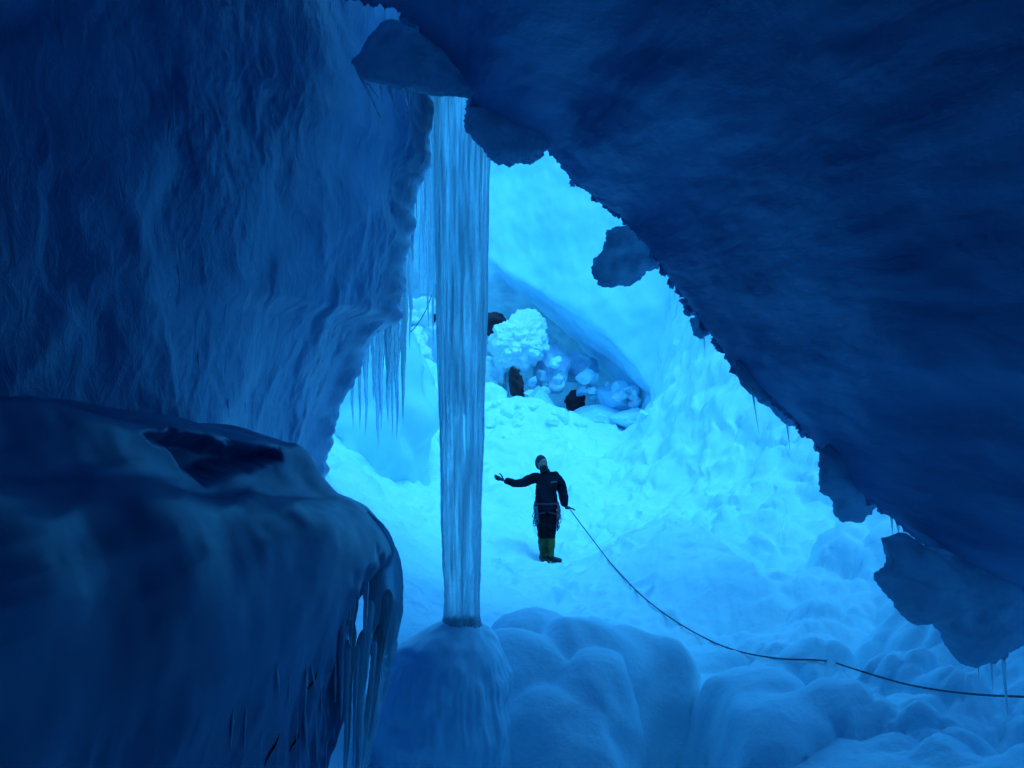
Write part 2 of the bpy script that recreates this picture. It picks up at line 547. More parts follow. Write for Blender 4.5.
def build_upper():
    """unseen slab added above the front of the chamber to shade the foreground"""
    x = np.linspace(-12, 14, 120)
    y = np.linspace(-12, 7.3, 110)
    X, Y = np.meshgrid(x, y, indexing='ij')
    low = CZ + 4.4 + 0.05 * (X - 1) ** 2 * 0.6 + 0.05 * (Y - 5) * (Y > 5)
    V = np.stack([X, Y, low], -1)
    V[..., 2] += 0.5 * fbm(V / 2.5, 3, seed=2)
    V[..., 1] += 1.0 * fbm(np.stack([X / 3, X * 0, X * 0], -1), 2, seed=3) * sstep(5, 8, Y)
    V[..., 1] -= 1.2 * sstep(2, 5, X) * sstep(4, 8, Y)
    T = V[:, ::-1].copy()
    T[..., 2] += 2.6
    full = np.concatenate([V, T], 1)
    o = mesh_from('added_shade_slab', full, grid_faces(full.shape[0], full.shape[1], wrap_v=True), ROOF, roof_root)  # added out of view to keep skylight off the near snow
    o.data.transform(Matrix.Translation(-roof_root.location))
    bm = bmesh.new(); bm.from_mesh(o.data); bmesh.ops.recalc_face_normals(bm, faces=bm.faces); bm.to_mesh(o.data); bm.free()


build_upper()

LOBE = glass('lobe_ice', (0.42, 0.60, 0.74), 0.05, 0.35, (9, 9, 9), 0.6, 0.5, (0.66, 0.80, 0.88))
LOBE2 = add_noise(mat_new('lobe_rime', (0.3, 0.5, 0.7), 0.45, 0.5), (0.38, 0.60, 0.78), (0.55, 0.74, 0.88), 3.0, bump=0.6, bscale=14, bdist=0.02, rough=(0.25, 0.6))


def slab_blob(name, outline, Y, thick, mat, parent, seed=1, rag=0.02, tilt=0.0, n=420, m=46):
    """a lump of ice: traced outline standing at distance Y with real, rounded thickness"""
    pts = np.array([tuple(P(a, b, Y + tilt * (b - outline[0][1]))) for a, b in outline])
    pts = np.vstack([pts, pts[:1]])
    C = catmull(pts, n + 1)[:-1]
    c = C.mean(0)
    rr = np.sin(np.linspace(0, math.pi / 2, m))
    rings = []
    prof = np.sqrt(1 - rr ** 2 * 0.9999)
    front = [c + (C - c) * r + np.array([0, -thick * h, 0]) for r, h in zip(rr, prof)]
    back = [c + (C - c) * r + np.array([0, thick * h, 0]) for r, h in zip(rr[:-1][::-1], prof[:-1][::-1])]
    V = np.stack(front + back, 1)
    edge = np.concatenate([rr, rr[:-1][::-1]]) ** 6
    nn = V - c
    nn /= np.linalg.norm(nn, axis=-1)[..., None] + 1e-6
    p = V.copy()
    V = V + nn * (0.35 * thick * fbm(p / (thick * 1.3), 4, seed=seed))[..., None]
    V = V + nn * ((rag * 2.2 * (np.abs(fbm(p / 0.06, 3, seed=seed + 3)) - 0.1) + rag * fbm(p / 0.2, 3, seed=seed + 5)) * edge[None, :])[..., None]
    V = V + vec_noise(p, 0.035, 2, seed + 9) * rag * 0.7 * edge[None, :, None]
    V[:, 0] = V[:, 0].mean(0)
    V[:, -1] = V[:, -1].mean(0)
    o = mesh_from(name, V, grid_faces(n, V.shape[1], wrap_u=True), mat)
    bm = bmesh.new(); bm.from_mesh(o.data); bmesh.ops.recalc_face_normals(bm, faces=bm.faces); bm.to_mesh(o.data); bm.free()
    if parent is not None:
        o.data.transform(Matrix.Translation(-parent.location))
        o.parent = parent
    return o


CR = [(395, 14, 5.7), (438, 52, 5.9), (468, 96, 6.0), (505, 135, 6.2), (545, 152, 6.25), (572, 185, 6.2), (620, 222, 6.1), (650, 258, 6.0), (688, 312, 5.9), (735, 372, 5.7), (782, 412, 5.5), (822, 458, 5.3), (858, 494, 5.1), (905, 532, 4.95)]
crc = catmull([tuple(P(*a)) for a in CR], 400)
cr = random.Random(9)
for k in range(95):
    c = crc[cr.randrange(400)] + np.array([cr.gauss(.026, .009), cr.gauss(.02, .03), cr.gauss(.028, .009)])
    bm = bmesh.new(); bmesh.ops.create_icosphere(bm, subdivisions=3, radius=1)
    co = np.array([v.co[:] for v in bm.verts])
    sz = cr.uniform(.012, .036)
    q = co * (1 + 0.9 * fbm(co * 1.3, 3, seed=k)[:, None]) * np.array([sz * cr.uniform(.7, 1.3), sz * 1.2, sz * cr.uniform(.7, 1.5)]) + c
    q = q - np.array(roof_root.location)
    for v, w_ in zip(bm.verts, q): v.co = Vector(w_)
    me = bpy.data.meshes.new('rime_crumb'); bm.to_mesh(me); bm.free(); me.materials.append(LOBE2)
    o = bpy.data.objects.new('rime_crumb', me); COL.objects.link(o); o.parent = roof_root

lobes = [
    ([(352, 62), (368, 42), (392, 22), (430, 30), (452, 60), (474, 92), (440, 93), (400, 88), (366, 80)], 5.9, 0.14, 11, 0.012, 'pale translucent ice lobe with glittering left rim above the column'),
    ([(470, 92), (510, 100), (550, 140), (545, 155), (528, 163), (510, 165), (492, 160), (484, 145), (470, 130), (467, 108)], 6.15, 0.16, 12, 0.02, None),
    ([(606, 232), (630, 226), (655, 240), (668, 262), (648, 272), (632, 284), (612, 287), (596, 276), (594, 262), (602, 250)], 6.1, 0.10, 13, 0.016, None),
    ([(690, 318), (705, 318), (712, 330), (703, 338), (694, 335)], 5.9, 0.03, 14, 0.01, None),
    ([(735, 360), (770, 375), (810, 420), (812, 432), (788, 424), (770, 408), (742, 385)], 5.6, 0.07, 15, 0.014, None),
    ([(820, 450), (850, 440), (890, 480), (880, 500), (866, 518), (848, 521), (836, 514), (832, 500), (820, 488)], 5.2, 0.09, 16, 0.014, None),
    ([(884, 540), (905, 534), (930, 548), (980, 545), (1060, 560), (1080, 620), (1030, 640), (1000, 660), (975, 664), (952, 650), (930, 622), (915, 622), (895, 605), (876, 578), (888, 566)], 4.75, 0.16, 17, 0.012, 'large lighter blue ice lobe at the lower end of the overhang'),
]
for ol, Y, th, sd, rg, lb in lobes:
    o = slab_blob('ice_lobe', ol, Y, th, LOBE, roof_root, sd, rg)
    if lb: o['label'] = lb


# ------------------------------------------------------------------ left wall
def build_left_wall():
    sil = np.array([(455, -500), (450, -200), (440, 0), (432, 60), (428, 100), (426, 165), (414, 188), (410, 240), (402, 280), (397, 318), (374, 330), (362, 352), (348, 382), (334, 420), (326, 455), (318, 500), (312, 560), (305, 640), (300, 900)], float)
    Ys = 7.5
    rows = np.concatenate([np.linspace(-480, -60, 25)[:-1], np.linspace(-60, 600, 380), np.linspace(600, 880, 12)[1:]])
    sx = np.interp(rows, sil[:, 1], sil[:, 0])
    k = np.array([1, 2, 3, 2, 1.]) / 9
    sxs = np.convolve(np.pad(sx, 2, mode='edge'), k, 'valid')
    n_s = 900
    path_t = None
    V = np.zeros((n_s, len(rows), 3))
    for j, (py, px) in enumerate(zip(rows, sxs)):
        ex, ez = (px - 512) / F * Ys, CZ + (384 - py) / F * Ys
        d = ex + 0.90
        plan = np.array([(-8.0, 12.5), (-5.0, 10.6), (-2.6 + .5 * d, 8.9), (-1.35 + .9 * d, 8.0), (-.90 + d, 7.5), (-0.99 + d * .9, 7.0), (-1.22 + d * .6, 6.2), (-1.54 + .35 * d, 5.3), (-1.90 + .15 * d, 4.4), (-2.25, 3.5), (-2.5, 2.2), (-2.6, 0), (-2.8, -4), (-3, -9)])
        if path_t is None:
            a = np.concatenate([np.linspace(0, .36, 90)[:-1], np.linspace(.36, .62, 730)[:-1], np.linspace(.62, 1, 82)])
            path_t = a
        xy = catmull(plan, path_t)
        V[:, j, 0] = xy[:, 0]
        V[:, j, 1] = xy[:, 1]
        V[:, j, 2] = ez
    N = grid_normals(V)
    # make N point towards +x
    if N[n_s // 2, 200, 0] < 0:
        N = -N
    p = V.copy()
    wz = p.copy()
    wz[..., 2] += 0.5 * fbm(p / 0.9, 2, seed=31)
    wz[..., 1] += 0.3 * fbm(p / 0.5, 2, seed=32)
    d = 0.11 * fbm(wz / np.array([1, 1.0, 1.4]), 3, seed=1) + 0.020 * fbm(wz / np.array([.38, .38, .45]), 3, seed=19) * (0.25 + sstep(-.3, .35, fbm(p / 0.9, 2, seed=52)))
    # frozen runnels: thin ridges, mostly upright and leaning
    q = wz.copy()
    q[..., 1] += 0.22 * q[..., 2]
    rid = ridged(q / np.array([0.55, 0.42, 1.5]), 3, seed=2)
    d = d + 0.002 * (rid - 0.5) * (0.4 + sstep(-.2, .3, fbm(p / 0.8, 2, seed=44)))
    rid2 = ridged(q / np.array([0.25, 0.20, 0.62]), 2, seed=4)
    d = d + 0.002 * (rid2 - 0.5) + 0.003 * np.clip(ridged(q / np.array([0.5, 0.4, 0.9]), 1, seed=6), 0, 1) ** 9
    d = d + 0.003 * domes3(wz, 0.28, 4)
    calm = sstep(-.25, .35, fbm(p / 1.1, 2, seed=51))
    d = d + 0.012 * calm * fbm(p / 0.09, 3, seed=8)
    V = V + N * d[..., None]
    # rough broken edge at the silhouette
    w = np.exp(-((p[..., 1] - 7.6) / 0.5) ** 2)
    V = V + vec_noise(p, 0.16, 3, 35) * (0.09 * w)[..., None] * np.array([1, .5, .5])
    # thickness: outer shell offset to the left
    O = V[::-1].copy()
    O[..., 0] -= 2.6
    O[..., 1] += 0.6
    O = O[::30]
    full = np.concatenate([V, O], 0)
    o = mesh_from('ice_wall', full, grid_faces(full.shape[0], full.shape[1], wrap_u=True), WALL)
    bm = bmesh.new(); bm.from_mesh(o.data); bmesh.ops.recalc_face_normals(bm, faces=bm.faces); bm.to_mesh(o.data); bm.free()
    return recentre(o)


lw = build_left_wall()
tag(lw, 'tall rippled blue ice wall rising on the left above the rounded shelf', 'ice wall')


def build_shelf():
    plan = np.array([(-5, 7.6), (-3.2, 6.6), (-1.9, 5.6), (-1.05, 5.05), (-.70, 4.75), (-.585, 4.45), (-.63, 4.1), (-.76, 3.7), (-.92, 3.2), (-1.08, 2.6), (-1.22, 2.0), (-1.4, 1.2), (-1.8, 0), (-2.2, -2), (-2.4, -5)])
    top = np.array([-.3, -.35, -.45, -.56, -.60, -.60, -.56, -.50, -.43, -.31, -.20, -.1, -.05, 0, 0]) + CZ
    n_s = 760
    d = np.linalg.norm(np.diff(plan, axis=0), axis=1)
    cs = np.concatenate([[0], np.cumsum(d)]); cs /= cs[-1]
    t = np.concatenate([np.linspace(0, .25, 50)[:-1], np.linspace(.25, .68, 640)[:-1], np.linspace(.68, 1, 72)])
    xy = catmull(plan, t)
    tz = np.interp(t, cs, top)
    tz = np.convolve(np.pad(tz, 10, mode='edge'), np.ones(21) / 21, 'valid')
    tan = np.gradient(xy, axis=0)
    nrm = np.stack([-tan[:, 1], tan[:, 0]], -1)
    nrm /= np.linalg.norm(nrm, axis=1)[:, None]
    if nrm[len(t) // 2, 0] < 0:
        nrm = -nrm
    prof = np.array([(-2.2, .50), (-.9, .34), (-.55, .28), (-.44, .24), (-.38, .14), (-.30, .05), (-.20, .01), (-.10, -.05), (-.03, -.16), (0, -.32), (-.01, -.55), (-.06, -.85), (-.14, -1.2), (-.22, -1.6), (-.28, -2.2), (-.2, -3.4)])
    pr = catmull(prof, np.concatenate([np.linspace(0, .22, 14)[:-1], np.linspace(.22, .80, 420)[:-1], np.linspace(.8, 1, 30)]))
    V = np.zeros((len(t), len(pr), 3))
    V[..., 0] = xy[:, 0][:, None] + nrm[:, 0][:, None] * pr[:, 0][None]
    V[..., 1] = xy[:, 1][:, None] + nrm[:, 1][:, None] * pr[:, 0][None]
    V[..., 2] = tz[:, None] + pr[:, 1][None]
    N = grid_normals(V)
    if N[len(t) // 2, 200, 0] < 0:
        N = -N
    p = V.copy()
    up = sstep(CZ - .75, CZ - .45, p[..., 2])
    low = 1 - sstep(CZ - 1.35, CZ - 0.85, p[..., 2])
    dd = 0.08 * fbm(p / 0.8, 2, seed=12) + 0.010 * fbm(p / 0.22, 2, seed=13)
    # sagging layered folds near the top
    dd = dd + up * 0.014 * (ridged(p / np.array([1.3, 1.3, 0.16]), 2, seed=3) - 0.5)
    # curtains and drips lower down
    dd = dd + low * (0.012 + 0.06 * sstep(3.4, 4.2, p[..., 1])) * (ridged(p / np.array([0.16, 0.16, 1.1]), 3, seed=7) - 0.5)
    # scalloped shell next to the right edge
    V = V + N * dd[..., None]
    # the dark slot under the upper ledge
    poly = np.array([(142, 433), (170, 431), (200, 436), (240, 445), (278, 449), (282, 460), (262, 468), (232, 474), (205, 486), (186, 470), (172, 452), (156, 444)], float)
    X_ = 512 + F * V[..., 0] / np.maximum(V[..., 1], .3)
    Z_ = 384 - F * (V[..., 2] - CZ) / np.maximum(V[..., 1], .3)
    sd = np.full(X_.shape, 1e9)
    inside = np.zeros(X_.shape, bool)
    for i in range(len(poly)):
        a, b = poly[i], poly[(i + 1) % len(poly)]
        e = b - a
        w0, w1 = X_ - a[0], Z_ - a[1]
        tt = np.clip((w0 * e[0] + w1 * e[1]) / (e @ e), 0, 1)
        sd = np.minimum(sd, np.hypot(w0 - e[0] * tt, w1 - e[1] * tt))
        cr = ((a[1] > Z_) != (b[1] > Z_)) & (X_ < (b[0] - a[0]) * (Z_ - a[1]) / (b[1] - a[1] + 1e-9) + a[0])
        inside ^= cr
    sd = np.where(inside, sd, -sd) + 5 * fbm(V / .11, 3, seed=5)
    V[..., 0] -= 0.20 * (1 - sstep(CZ - 1.12, CZ - 0.80, V[..., 2] + .1 * fbm(V / .15, 2, seed=8))) * sstep(3.7, 4.2, V[..., 1])
    front = (V[..., 1] > 2) & (V[..., 1] < 5)
    dep = 0.13 * sstep(-4, 14.0, sd) * front
    V[..., 0] -= dep
    V[..., 1] += dep * .5
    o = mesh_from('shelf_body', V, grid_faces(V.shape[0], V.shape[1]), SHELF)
    bm = bmesh.new(); bm.from_mesh(o.data); bmesh.ops.recalc_face_normals(bm, faces=bm.faces); bm.to_mesh(o.data); bm.free()
    return o


shelf = build_shelf()
shelf.name = 'ice_shelf'
recentre(shelf)
tag(shelf, 'rounded dark blue ice shelf with a dark slot, bulging out at the lower left', 'ice shelf')


# ------------------------------------------------------------------ icicles
def tube(path, radii, seg=14, grooves=0.0, seed=0, flat=1.0, rough=0.0):
    path = np.asarray(path, float)
    n = len(path)
    T = np.gradient(path, axis=0)
    T /= np.linalg.norm(T, axis=1)[:, None] + 1e-9
    ref = np.array([0.0, 1.0, 0.0])
    A = np.cross(T, ref); A /= np.linalg.norm(A, axis=1)[:, None] + 1e-9
    B = np.cross(T, A)
    th = np.linspace(0, 2 * math.pi, seg, endpoint=False)
    r = np.asarray(radii)[:, None] * np.ones((1, seg))
    if grooves:
        c = np.stack([np.cos(th), np.sin(th)], -1)
        q = np.zeros((n, seg, 3))
        q[..., 0] = c[None, :, 0] * 2.6; q[..., 1] = c[None, :, 1] * 2.6; q[..., 2] = np.linspace(0, 1, n)[:, None] * 3
        r = r * (1 + grooves * (fbm(q, 3, seed=seed) + 0.6 * ridged(q * 1.7, 2, seed=seed) - 0.3))
    if rough:
        q = np.zeros((n, seg, 3))
        q[..., 0] = np.cos(th)[None] * 2; q[..., 1] = np.sin(th)[None] * 2; q[..., 2] = path[:, 2][:, None] * 14
        r = r * (1 + rough * fbm(q, 3, seed=seed + 2))
    V = path[:, None, :] + A[:, None, :] * (np.cos(th)[None, :, None] * r[..., None]) + B[:, None, :] * (np.sin(th)[None, :, None] * r[..., None] * flat)
    faces = grid_faces(n, seg, wrap_v=True)
    return V.reshape(-1, 3), faces, n, seg


def tube_obj(name, path, radii, mat, parent=None, seg=14, **kw):
    V, f, n, s = tube(path, radii, seg, **kw)
    path = np.asarray(path, float)
    V = np.vstack([V, path[0], path[-1]])
    a, b = len(V) - 2, len(V) - 1
    f = f.tolist()
    i = np.arange(s)
    caps = [[a, int(k), int((k + 1) % s), a] for k in i] + [[b, int((n - 1) * s + (k + 1) % s), int((n - 1) * s + k), b] for k in i]
    bm = bmesh.new()
    vs = [bm.verts.new(v) for v in V]
    for q in f:
        bm.faces.new([vs[k] for k in q])
    for q in caps:
        bm.faces.new([vs[k] for k in q[:3]])
    for fc in bm.faces: fc.smooth = True
    bmesh.ops.recalc_face_normals(bm, faces=bm.faces)
    me = bpy.data.meshes.new(name)
    bm.to_mesh(me); bm.free()
    me.materials.append(mat)
    o = bpy.data.objects.new(name, me)
    COL.objects.link(o)
    if parent is not None: o.parent = parent
    return o


rnd = random.Random(5)


def bvh_of(o):
    M = Matrix.Translation(o.location)
    return BVHTree.FromPolygons([M @ v.co for v in o.data.vertices], [p.vertices[:] for p in o.data.polygons])


FIN = glass('fin_ice', (0.66, 0.86, 0.95), 0.75, 0.15, (12, 12, 1.5), 0.4, 0.5, (0.66, 0.84, 0.92))
LIT_PALE = mat_new('pale_lit_ice', (0.75, 0.9, 0.96), 0.18, 0.7)  # pale opaque colour stands in for light shining through the icicles
SB, WB = bvh_of(shelf), bvh_of(lw)


def icicle(px0, py0, px1, py1, Y, w0, mat=None, on=None, name='icicle', label=None, group=None, cat='icicle', Y1=None, wob=0.3, tip=0.0, seg=14):
    a, b = np.array(P(px0, py0, Y)), np.array(P(px1, py1, Y if Y1 is None else Y1))
    L = np.linalg.norm(b - a)
    n = max(14, int(L / 0.02))
    t = np.linspace(0, 1, n)
    path = a[None] * (1 - t)[:, None] + b[None] * t[:, None]
    s = rnd.random() * 99
    q = np.stack([t * L * 3 + s, t * 0, t * 0], -1)
    r0 = w0 / F * Y / 2
    if on is not None:
        C0 = Vector((0, 0, CZ))
        ys = []
        for k in t:
            h = on.ray_cast(C0, (P(px0 + (px1 - px0) * k, py0 + (py1 - py0) * k, 1) - C0).normalized())
            ys.append(h[0].y if h[0] and h[0].y < Y + 1.2 else np.nan)
        ys = np.array(ys)
        ys = np.where(np.isnan(ys), np.nanmean(ys) if not np.all(np.isnan(ys)) else Y, ys)
        ys = np.minimum(ys, np.median(ys) + .05)
        kk = min(15, n // 2 * 2 - 1)
        ys = np.convolve(np.pad(ys, kk // 2, mode='edge'), np.ones(kk) / kk, 'valid')[:n]
        path = np.array([tuple(P(px0 + (px1 - px0) * k, py0 + (py1 - py0) * k, y_ - r0 * .8)) for k, y_ in zip(t, ys)])
    path[:, 0] += wob * r0 * perlin(q); path[:, 1] += wob * r0 * perlin(q + 9)
    q2 = np.stack([path[:, 2] * 12 + s, t * 0, t * 0], -1)
    r = r0 * ((1 - t) ** 0.75 * (1 - tip) + tip) * (1 + 0.22 * perlin(q2) + 0.1 * perlin(q2 * 3))
    r = r * (0.3 + 0.7 * np.clip(t * 14, 0, 1) ** .5)
    if on is not None: r = r * (0.15 + 0.85 * np.clip(t * 3, 0, 1)) * .55
    r = np.maximum(r, 0.0012)
    o = tube_obj(name, path, r, mat or ICE, seg=seg, grooves=0.18, seed=s)
    recentre(o)
    tag(o, label, cat, group)
    return o


# big column
def build_column():
    Y = 7.2
    rows = [(30, 420, 494), (70, 432, 492), (100, 433.5, 491), (200, 434.5, 489.5), (300, 435.5, 487), (360, 437, 485.5), (420, 439, 484), (500, 440.5, 481.5), (560, 442, 480.5), (598, 444, 479.5), (616, 443, 480), (628, 440, 483), (640, 434, 489), (668, 425, 495)]
    rows = np.array(rows, float)
    py = np.linspace(30, 668, 420)
    l, r = np.interp(py, rows[:, 0], rows[:, 1]), np.interp(py, rows[:, 0], rows[:, 2])
    path = np.stack([((l + r) / 2 - 512) / F * Y, np.full(420, Y), CZ + (384 - py) / F * Y], -1)
    rad = (r - l) / 2 / F * Y
    seg = 150
    th = np.linspace(0, 2 * math.pi, seg, endpoint=False)
    q = np.zeros((420, seg, 3))
    q[..., 0] = np.cos(th)[None] * 5.5; q[..., 1] = np.sin(th)[None] * 5.5; q[..., 2] = path[:, 2][:, None] * 0.35
    R = rad[:, None] * (1 + 0.07 * ridged(q, 3, 3) - 0.05 + 0.05 * fbm(q * 0.4, 2, seed=4))
    q2 = q.copy(); q2[..., 2] = path[:, 2][:, None] * 9
    low = sstep(300, 480, py)[:, None]
    R = R * (1 + (0.012 + 0.03 * low) * fbm(q2, 3, seed=9))
    q3 = q * 0.25; q3[..., 2] = path[:, 2][:, None] * 1.6
    R = R * (1 + 0.05 * fbm(q3, 2, seed=14))
    V = path[:, None, :] + np.stack([np.cos(th)[None] * R, np.sin(th)[None] * R, 0 * R], -1)
    o = mesh_from('ice_column', V, grid_faces(420, seg, wrap_v=True), COLICE)
    bm = bmesh.new(); bm.from_mesh(o.data); bmesh.ops.holes_fill(bm, edges=bm.edges, sides=0); bmesh.ops.recalc_face_normals(bm, faces=bm.faces); bm.to_mesh(o.data); bm.free()
    recentre(o)
    tag(o, 'tall fluted translucent ice column tapering down to a snowy ice pedestal', 'ice column')
    # opaque milky core strands inside
    return o


build_column()


def build_pedestal():
    Y = 7.2
    rows = np.array([(616, 452, 472), (620, 444, 479), (625, 436, 486), (632, 422, 494), (641, 405, 500), (652, 394, 504), (672, 387, 506), (700, 384, 506), (740, 380, 505), (800, 374, 506), (900, 370, 510)], float)
    py = np.concatenate([np.linspace(616, 780, 280), np.linspace(784, 900, 20)])
    l, r = np.interp(py, rows[:, 0], rows[:, 1]), np.interp(py, rows[:, 0], rows[:, 2])
    k = np.ones(11) / 11
    l, r = [np.convolve(np.pad(v, 5, mode='edge'), k, 'valid') for v in (l, r)]
    n = len(py)
    path = np.stack([((l + r) / 2 - 512) / F * Y, np.full(n, Y), CZ + (384 - py) / F * Y], -1)
    rad = (r - l) / 2 / F * Y
    rad[0] = 0.01
    seg = 220
    th = np.linspace(0, 2 * math.pi, seg, endpoint=False)
    V = path[:, None, :] + np.stack([np.cos(th)[None] * rad[:, None], np.sin(th)[None] * rad[:, None] * 0.9, 0 * rad[:, None] * th[None]], -1)
    p = V.copy()
    c = V - path[:, None, :]
    c /= np.linalg.norm(c, axis=-1)[..., None] + 1e-6
    fl = sstep(640, 690, py)[:, None]
    d = 0.10 * fbm(p / 0.45, 3, seed=3) + 0.03 * fl * ridged(p / np.array([.07, .07, .9]), 2, 2) + 0.03 * domes3(p, 0.33, 2)
    V = V + c * d[..., None]
    # a rounded ledge across its front
    led = np.exp(-((py - 712) / 16) ** 2)[:, None] * np.clip(-np.sin(th), 0, 1)[None]
    V = V + c * (0.07 * led)[..., None]
    lowf = sstep(706, 730, py)[:, None] * np.clip(-np.sin(th), 0, 1)[None]
    V = V + c * (0.08 * lowf)[..., None]
    o = mesh_from('ice_pedestal', V, grid_faces(n, seg, wrap_v=True), PED)
    bm = bmesh.new(); bm.from_mesh(o.data); bmesh.ops.holes_fill(bm, edges=bm.edges, sides=0); bmesh.ops.recalc_face_normals(bm, faces=bm.faces); bm.to_mesh(o.data); bm.free()
    recentre(o)
    tag(o, 'rounded blue ice pedestal beneath the foot of the tall column', 'ice pedestal')


build_pedestal()

G1 = 'bright thin icicles hanging between the left ice wall and the big column'
for a in [(418, 150, 419, 285, 9.3, 7), (424, 160, 424, 300, 9.2, 6), (429, 140, 428, 330, 9.1, 8), (412, 175, 412, 262, 9.0, 5), (404, 205, 403, 425, 8.9, 13), (396, 235, 397, 440, 8.8, 11),
          (411, 190, 410, 350, 9.0, 9), (388, 290, 388, 425, 8.8, 11), (381, 310, 381, 430, 8.9, 9), (373, 320, 374, 400, 9.0, 8), (366, 330, 366, 435, 9.1, 7), (359, 330, 360, 430, 9.2, 6),
          (393, 290, 392, 440, 9.0, 6), (434, 90, 433, 350, 8.2, 9), (352, 345, 353, 430, 9.3, 6), (376, 300, 378, 450, 9.4, 10), (400, 200, 401, 330, 9.4, 8), (421, 120, 421, 240, 9.4, 10)]:
    icicle(*a, label='bright thin icicle hanging in the gap between left ice wall and big column', group=G1)
G2 = 'small slanting icicles under the pale ice lobe at the top'
for a in [(357, 68, 388, 134, 5.75, 4), (367, 82, 380, 100, 5.8, 3), (381, 84, 381, 104, 5.8, 3), (388, 85, 400, 120, 5.75, 4), (403, 88, 410, 111, 5.8, 4), (410, 88, 410, 104, 5.8, 2.5)]:
    icicle(*a, label='small slanting icicle under the pale ice lobe above the column', group=G2)
G3 = 'hair-thin icicles on the ragged edge of the ice roof'
for a in [(752, 388, 759, 434, 5.55, 2.4), (787, 424, 790, 450, 5.45, 2.0), (704, 336, 705, 352, 5.8, 1.8)]:
    icicle(*a, label='hair-thin icicle on the ragged diagonal edge of the ice roof', group=G3)
icicle(890, 500, 893, 536, 5.0, 4, label='short slanting icicle bridging the notch at the lower end of the ice roof')
for a in [(897, 508, 899, 534, 5.02, 8), (905, 512, 908, 538, 5.03, 9), (913, 520, 916, 540, 5.03, 8)]:
    icicle(*a, label='stubby clear icicle in the notch above the large lighter lobe', group='stubby icicles in the notch of the ice roof')
icicle(1003, 655, 1008, 722, 4.7, 4.5, label='long icicle crossing the rope at the right edge of the picture')
for a in [(978, 660, 979, 678, 4.75, 2.5), (991, 660, 993, 690, 4.75, 2.5)]:
    icicle(*a, label='short thin icicle below the large lighter lobe, left of the long one', group='short icicles below the large lighter lobe')
G4 = 'glassy icicles draped down the right edge of the ice shelf'
for a in [(358, 540, 350, 640, 4.25, 16), (374, 560, 362, 700, 4.3, 14), (388, 590, 368, 745, 4.35, 12), (350, 620, 345, 790, 4.25, 12), (363, 630, 357, 800, 4.25, 14), (380, 625, 360, 775, 4.3, 12), (371, 600, 364, 690, 4.2, 10), (343, 600, 341, 720, 4.15, 8), (392, 600, 380, 700, 4.45, 9), (355, 555, 351, 650, 4.1, 7), (367, 570, 363, 680, 4.12, 6), (347, 640, 346, 760, 4.1, 7), (357, 645, 353, 768, 4.1, 6), (375, 640, 367, 740, 4.15, 6), (361, 560, 357, 610, 4.08, 5)]:
    icicle(*a, label='glassy icicle draped down the right edge of the ice shelf', group=G4, tip=0.12, mat=[ICE, LIT_PALE][int(a[0]) % 2])
fin = slab_blob('ice_drapery', [(368, 512), (388, 530), (401, 562), (403, 600), (396, 650), (382, 706), (368, 768), (358, 820), (350, 800), (362, 720), (374, 655), (384, 610), (386, 580), (372, 556), (356, 540)], 4.42, 0.07, FIN, None, 41, 0.004)
recentre(fin)
tag(fin, 'broad curved blade of blue ice sweeping down the right rim of the shelf', 'ice drapery')
G5 = 'small icicles clinging low on the front of the ice shelf'
for a in [(276, 664, 279, 700, 3.62, 7), (306, 664, 305, 715, 3.78, 8), (311, 664, 316, 690, 3.8, 6), (305, 705, 307, 755, 3.75, 7), (234, 702, 230, 756, 3.3, 6), (246, 704, 244, 758, 3.32, 5), (290, 668, 288, 720, 3.65, 4), (316, 704, 317, 760, 3.8, 4), (322, 670, 321, 730, 3.8, 4), (298, 690, 296, 770, 3.7, 3), (262, 720, 260, 770, 3.5, 3), (328, 690, 326, 770, 3.8, 5), (336, 650, 334, 740, 3.9, 6)]:
    icicle(*a, label='small icicle clinging low on the front of the ice shelf', group=G5, tip=0.1, on=SB, mat=LIT_PALE)
G6 = 'tiny runnels of clear ice on the upper left ice wall'
for a in [(178, 262, 181, 300, 4.15, 3), (204, 108, 205, 148, 4.4, 3), (173, 88, 175, 150, 4.15, 4), (228, 398, 229, 418, 4.6, 3), (245, 396, 246, 414, 4.7, 3), (198, 350, 200, 380, 4.35, 3)]:
    icicle(*a, label='tiny runnel of clear ice on the upper left ice wall', group=G6, on=WB, mat=LIT_PALE)

# ------------------------------------------------------------------ far end of the chamber
def sheet(name, fn, nu, nv, mat, label, cat, disp, thick=None):
    u, v = np.meshgrid(np.linspace(0, 1, nu), np.linspace(0, 1, nv), indexing='ij')
    V = fn(u, v)
    N = grid_normals(V)
    V = V + N * disp(V)[..., None]
    O = V + np.array([0, 1.6, 0]) - N * 0
    o = mesh_from(name, V, grid_faces(nu, nv), mat)
    recentre(o)
    return tag(o, label, cat)


def back_wall_fn(u, v):
    ang = (u - 0.5) * math.radians(120)
    R = 17.5
    x = -0.3 + np.sin(ang) * R
    y = 13 + np.cos(ang) * R - 2.2 * v
    z = CZ - 3 + v * 15
    return np.stack([x, y, z], -1)


def bw_disp(V):
    return 1.0 * fbm(V / 4, 3, seed=1) + 0.5 * domes3(V, 1.6, 3) + 0.22 * domes3(V, 0.6, 5) + 0.08 * fbm(V / 0.3, 3, seed=6)


sheet('rimed_ice_wall', back_wall_fn, 420, 260, RIME, 'bright rimed snow wall closing the far end of the chamber', 'snow wall', bw_disp)


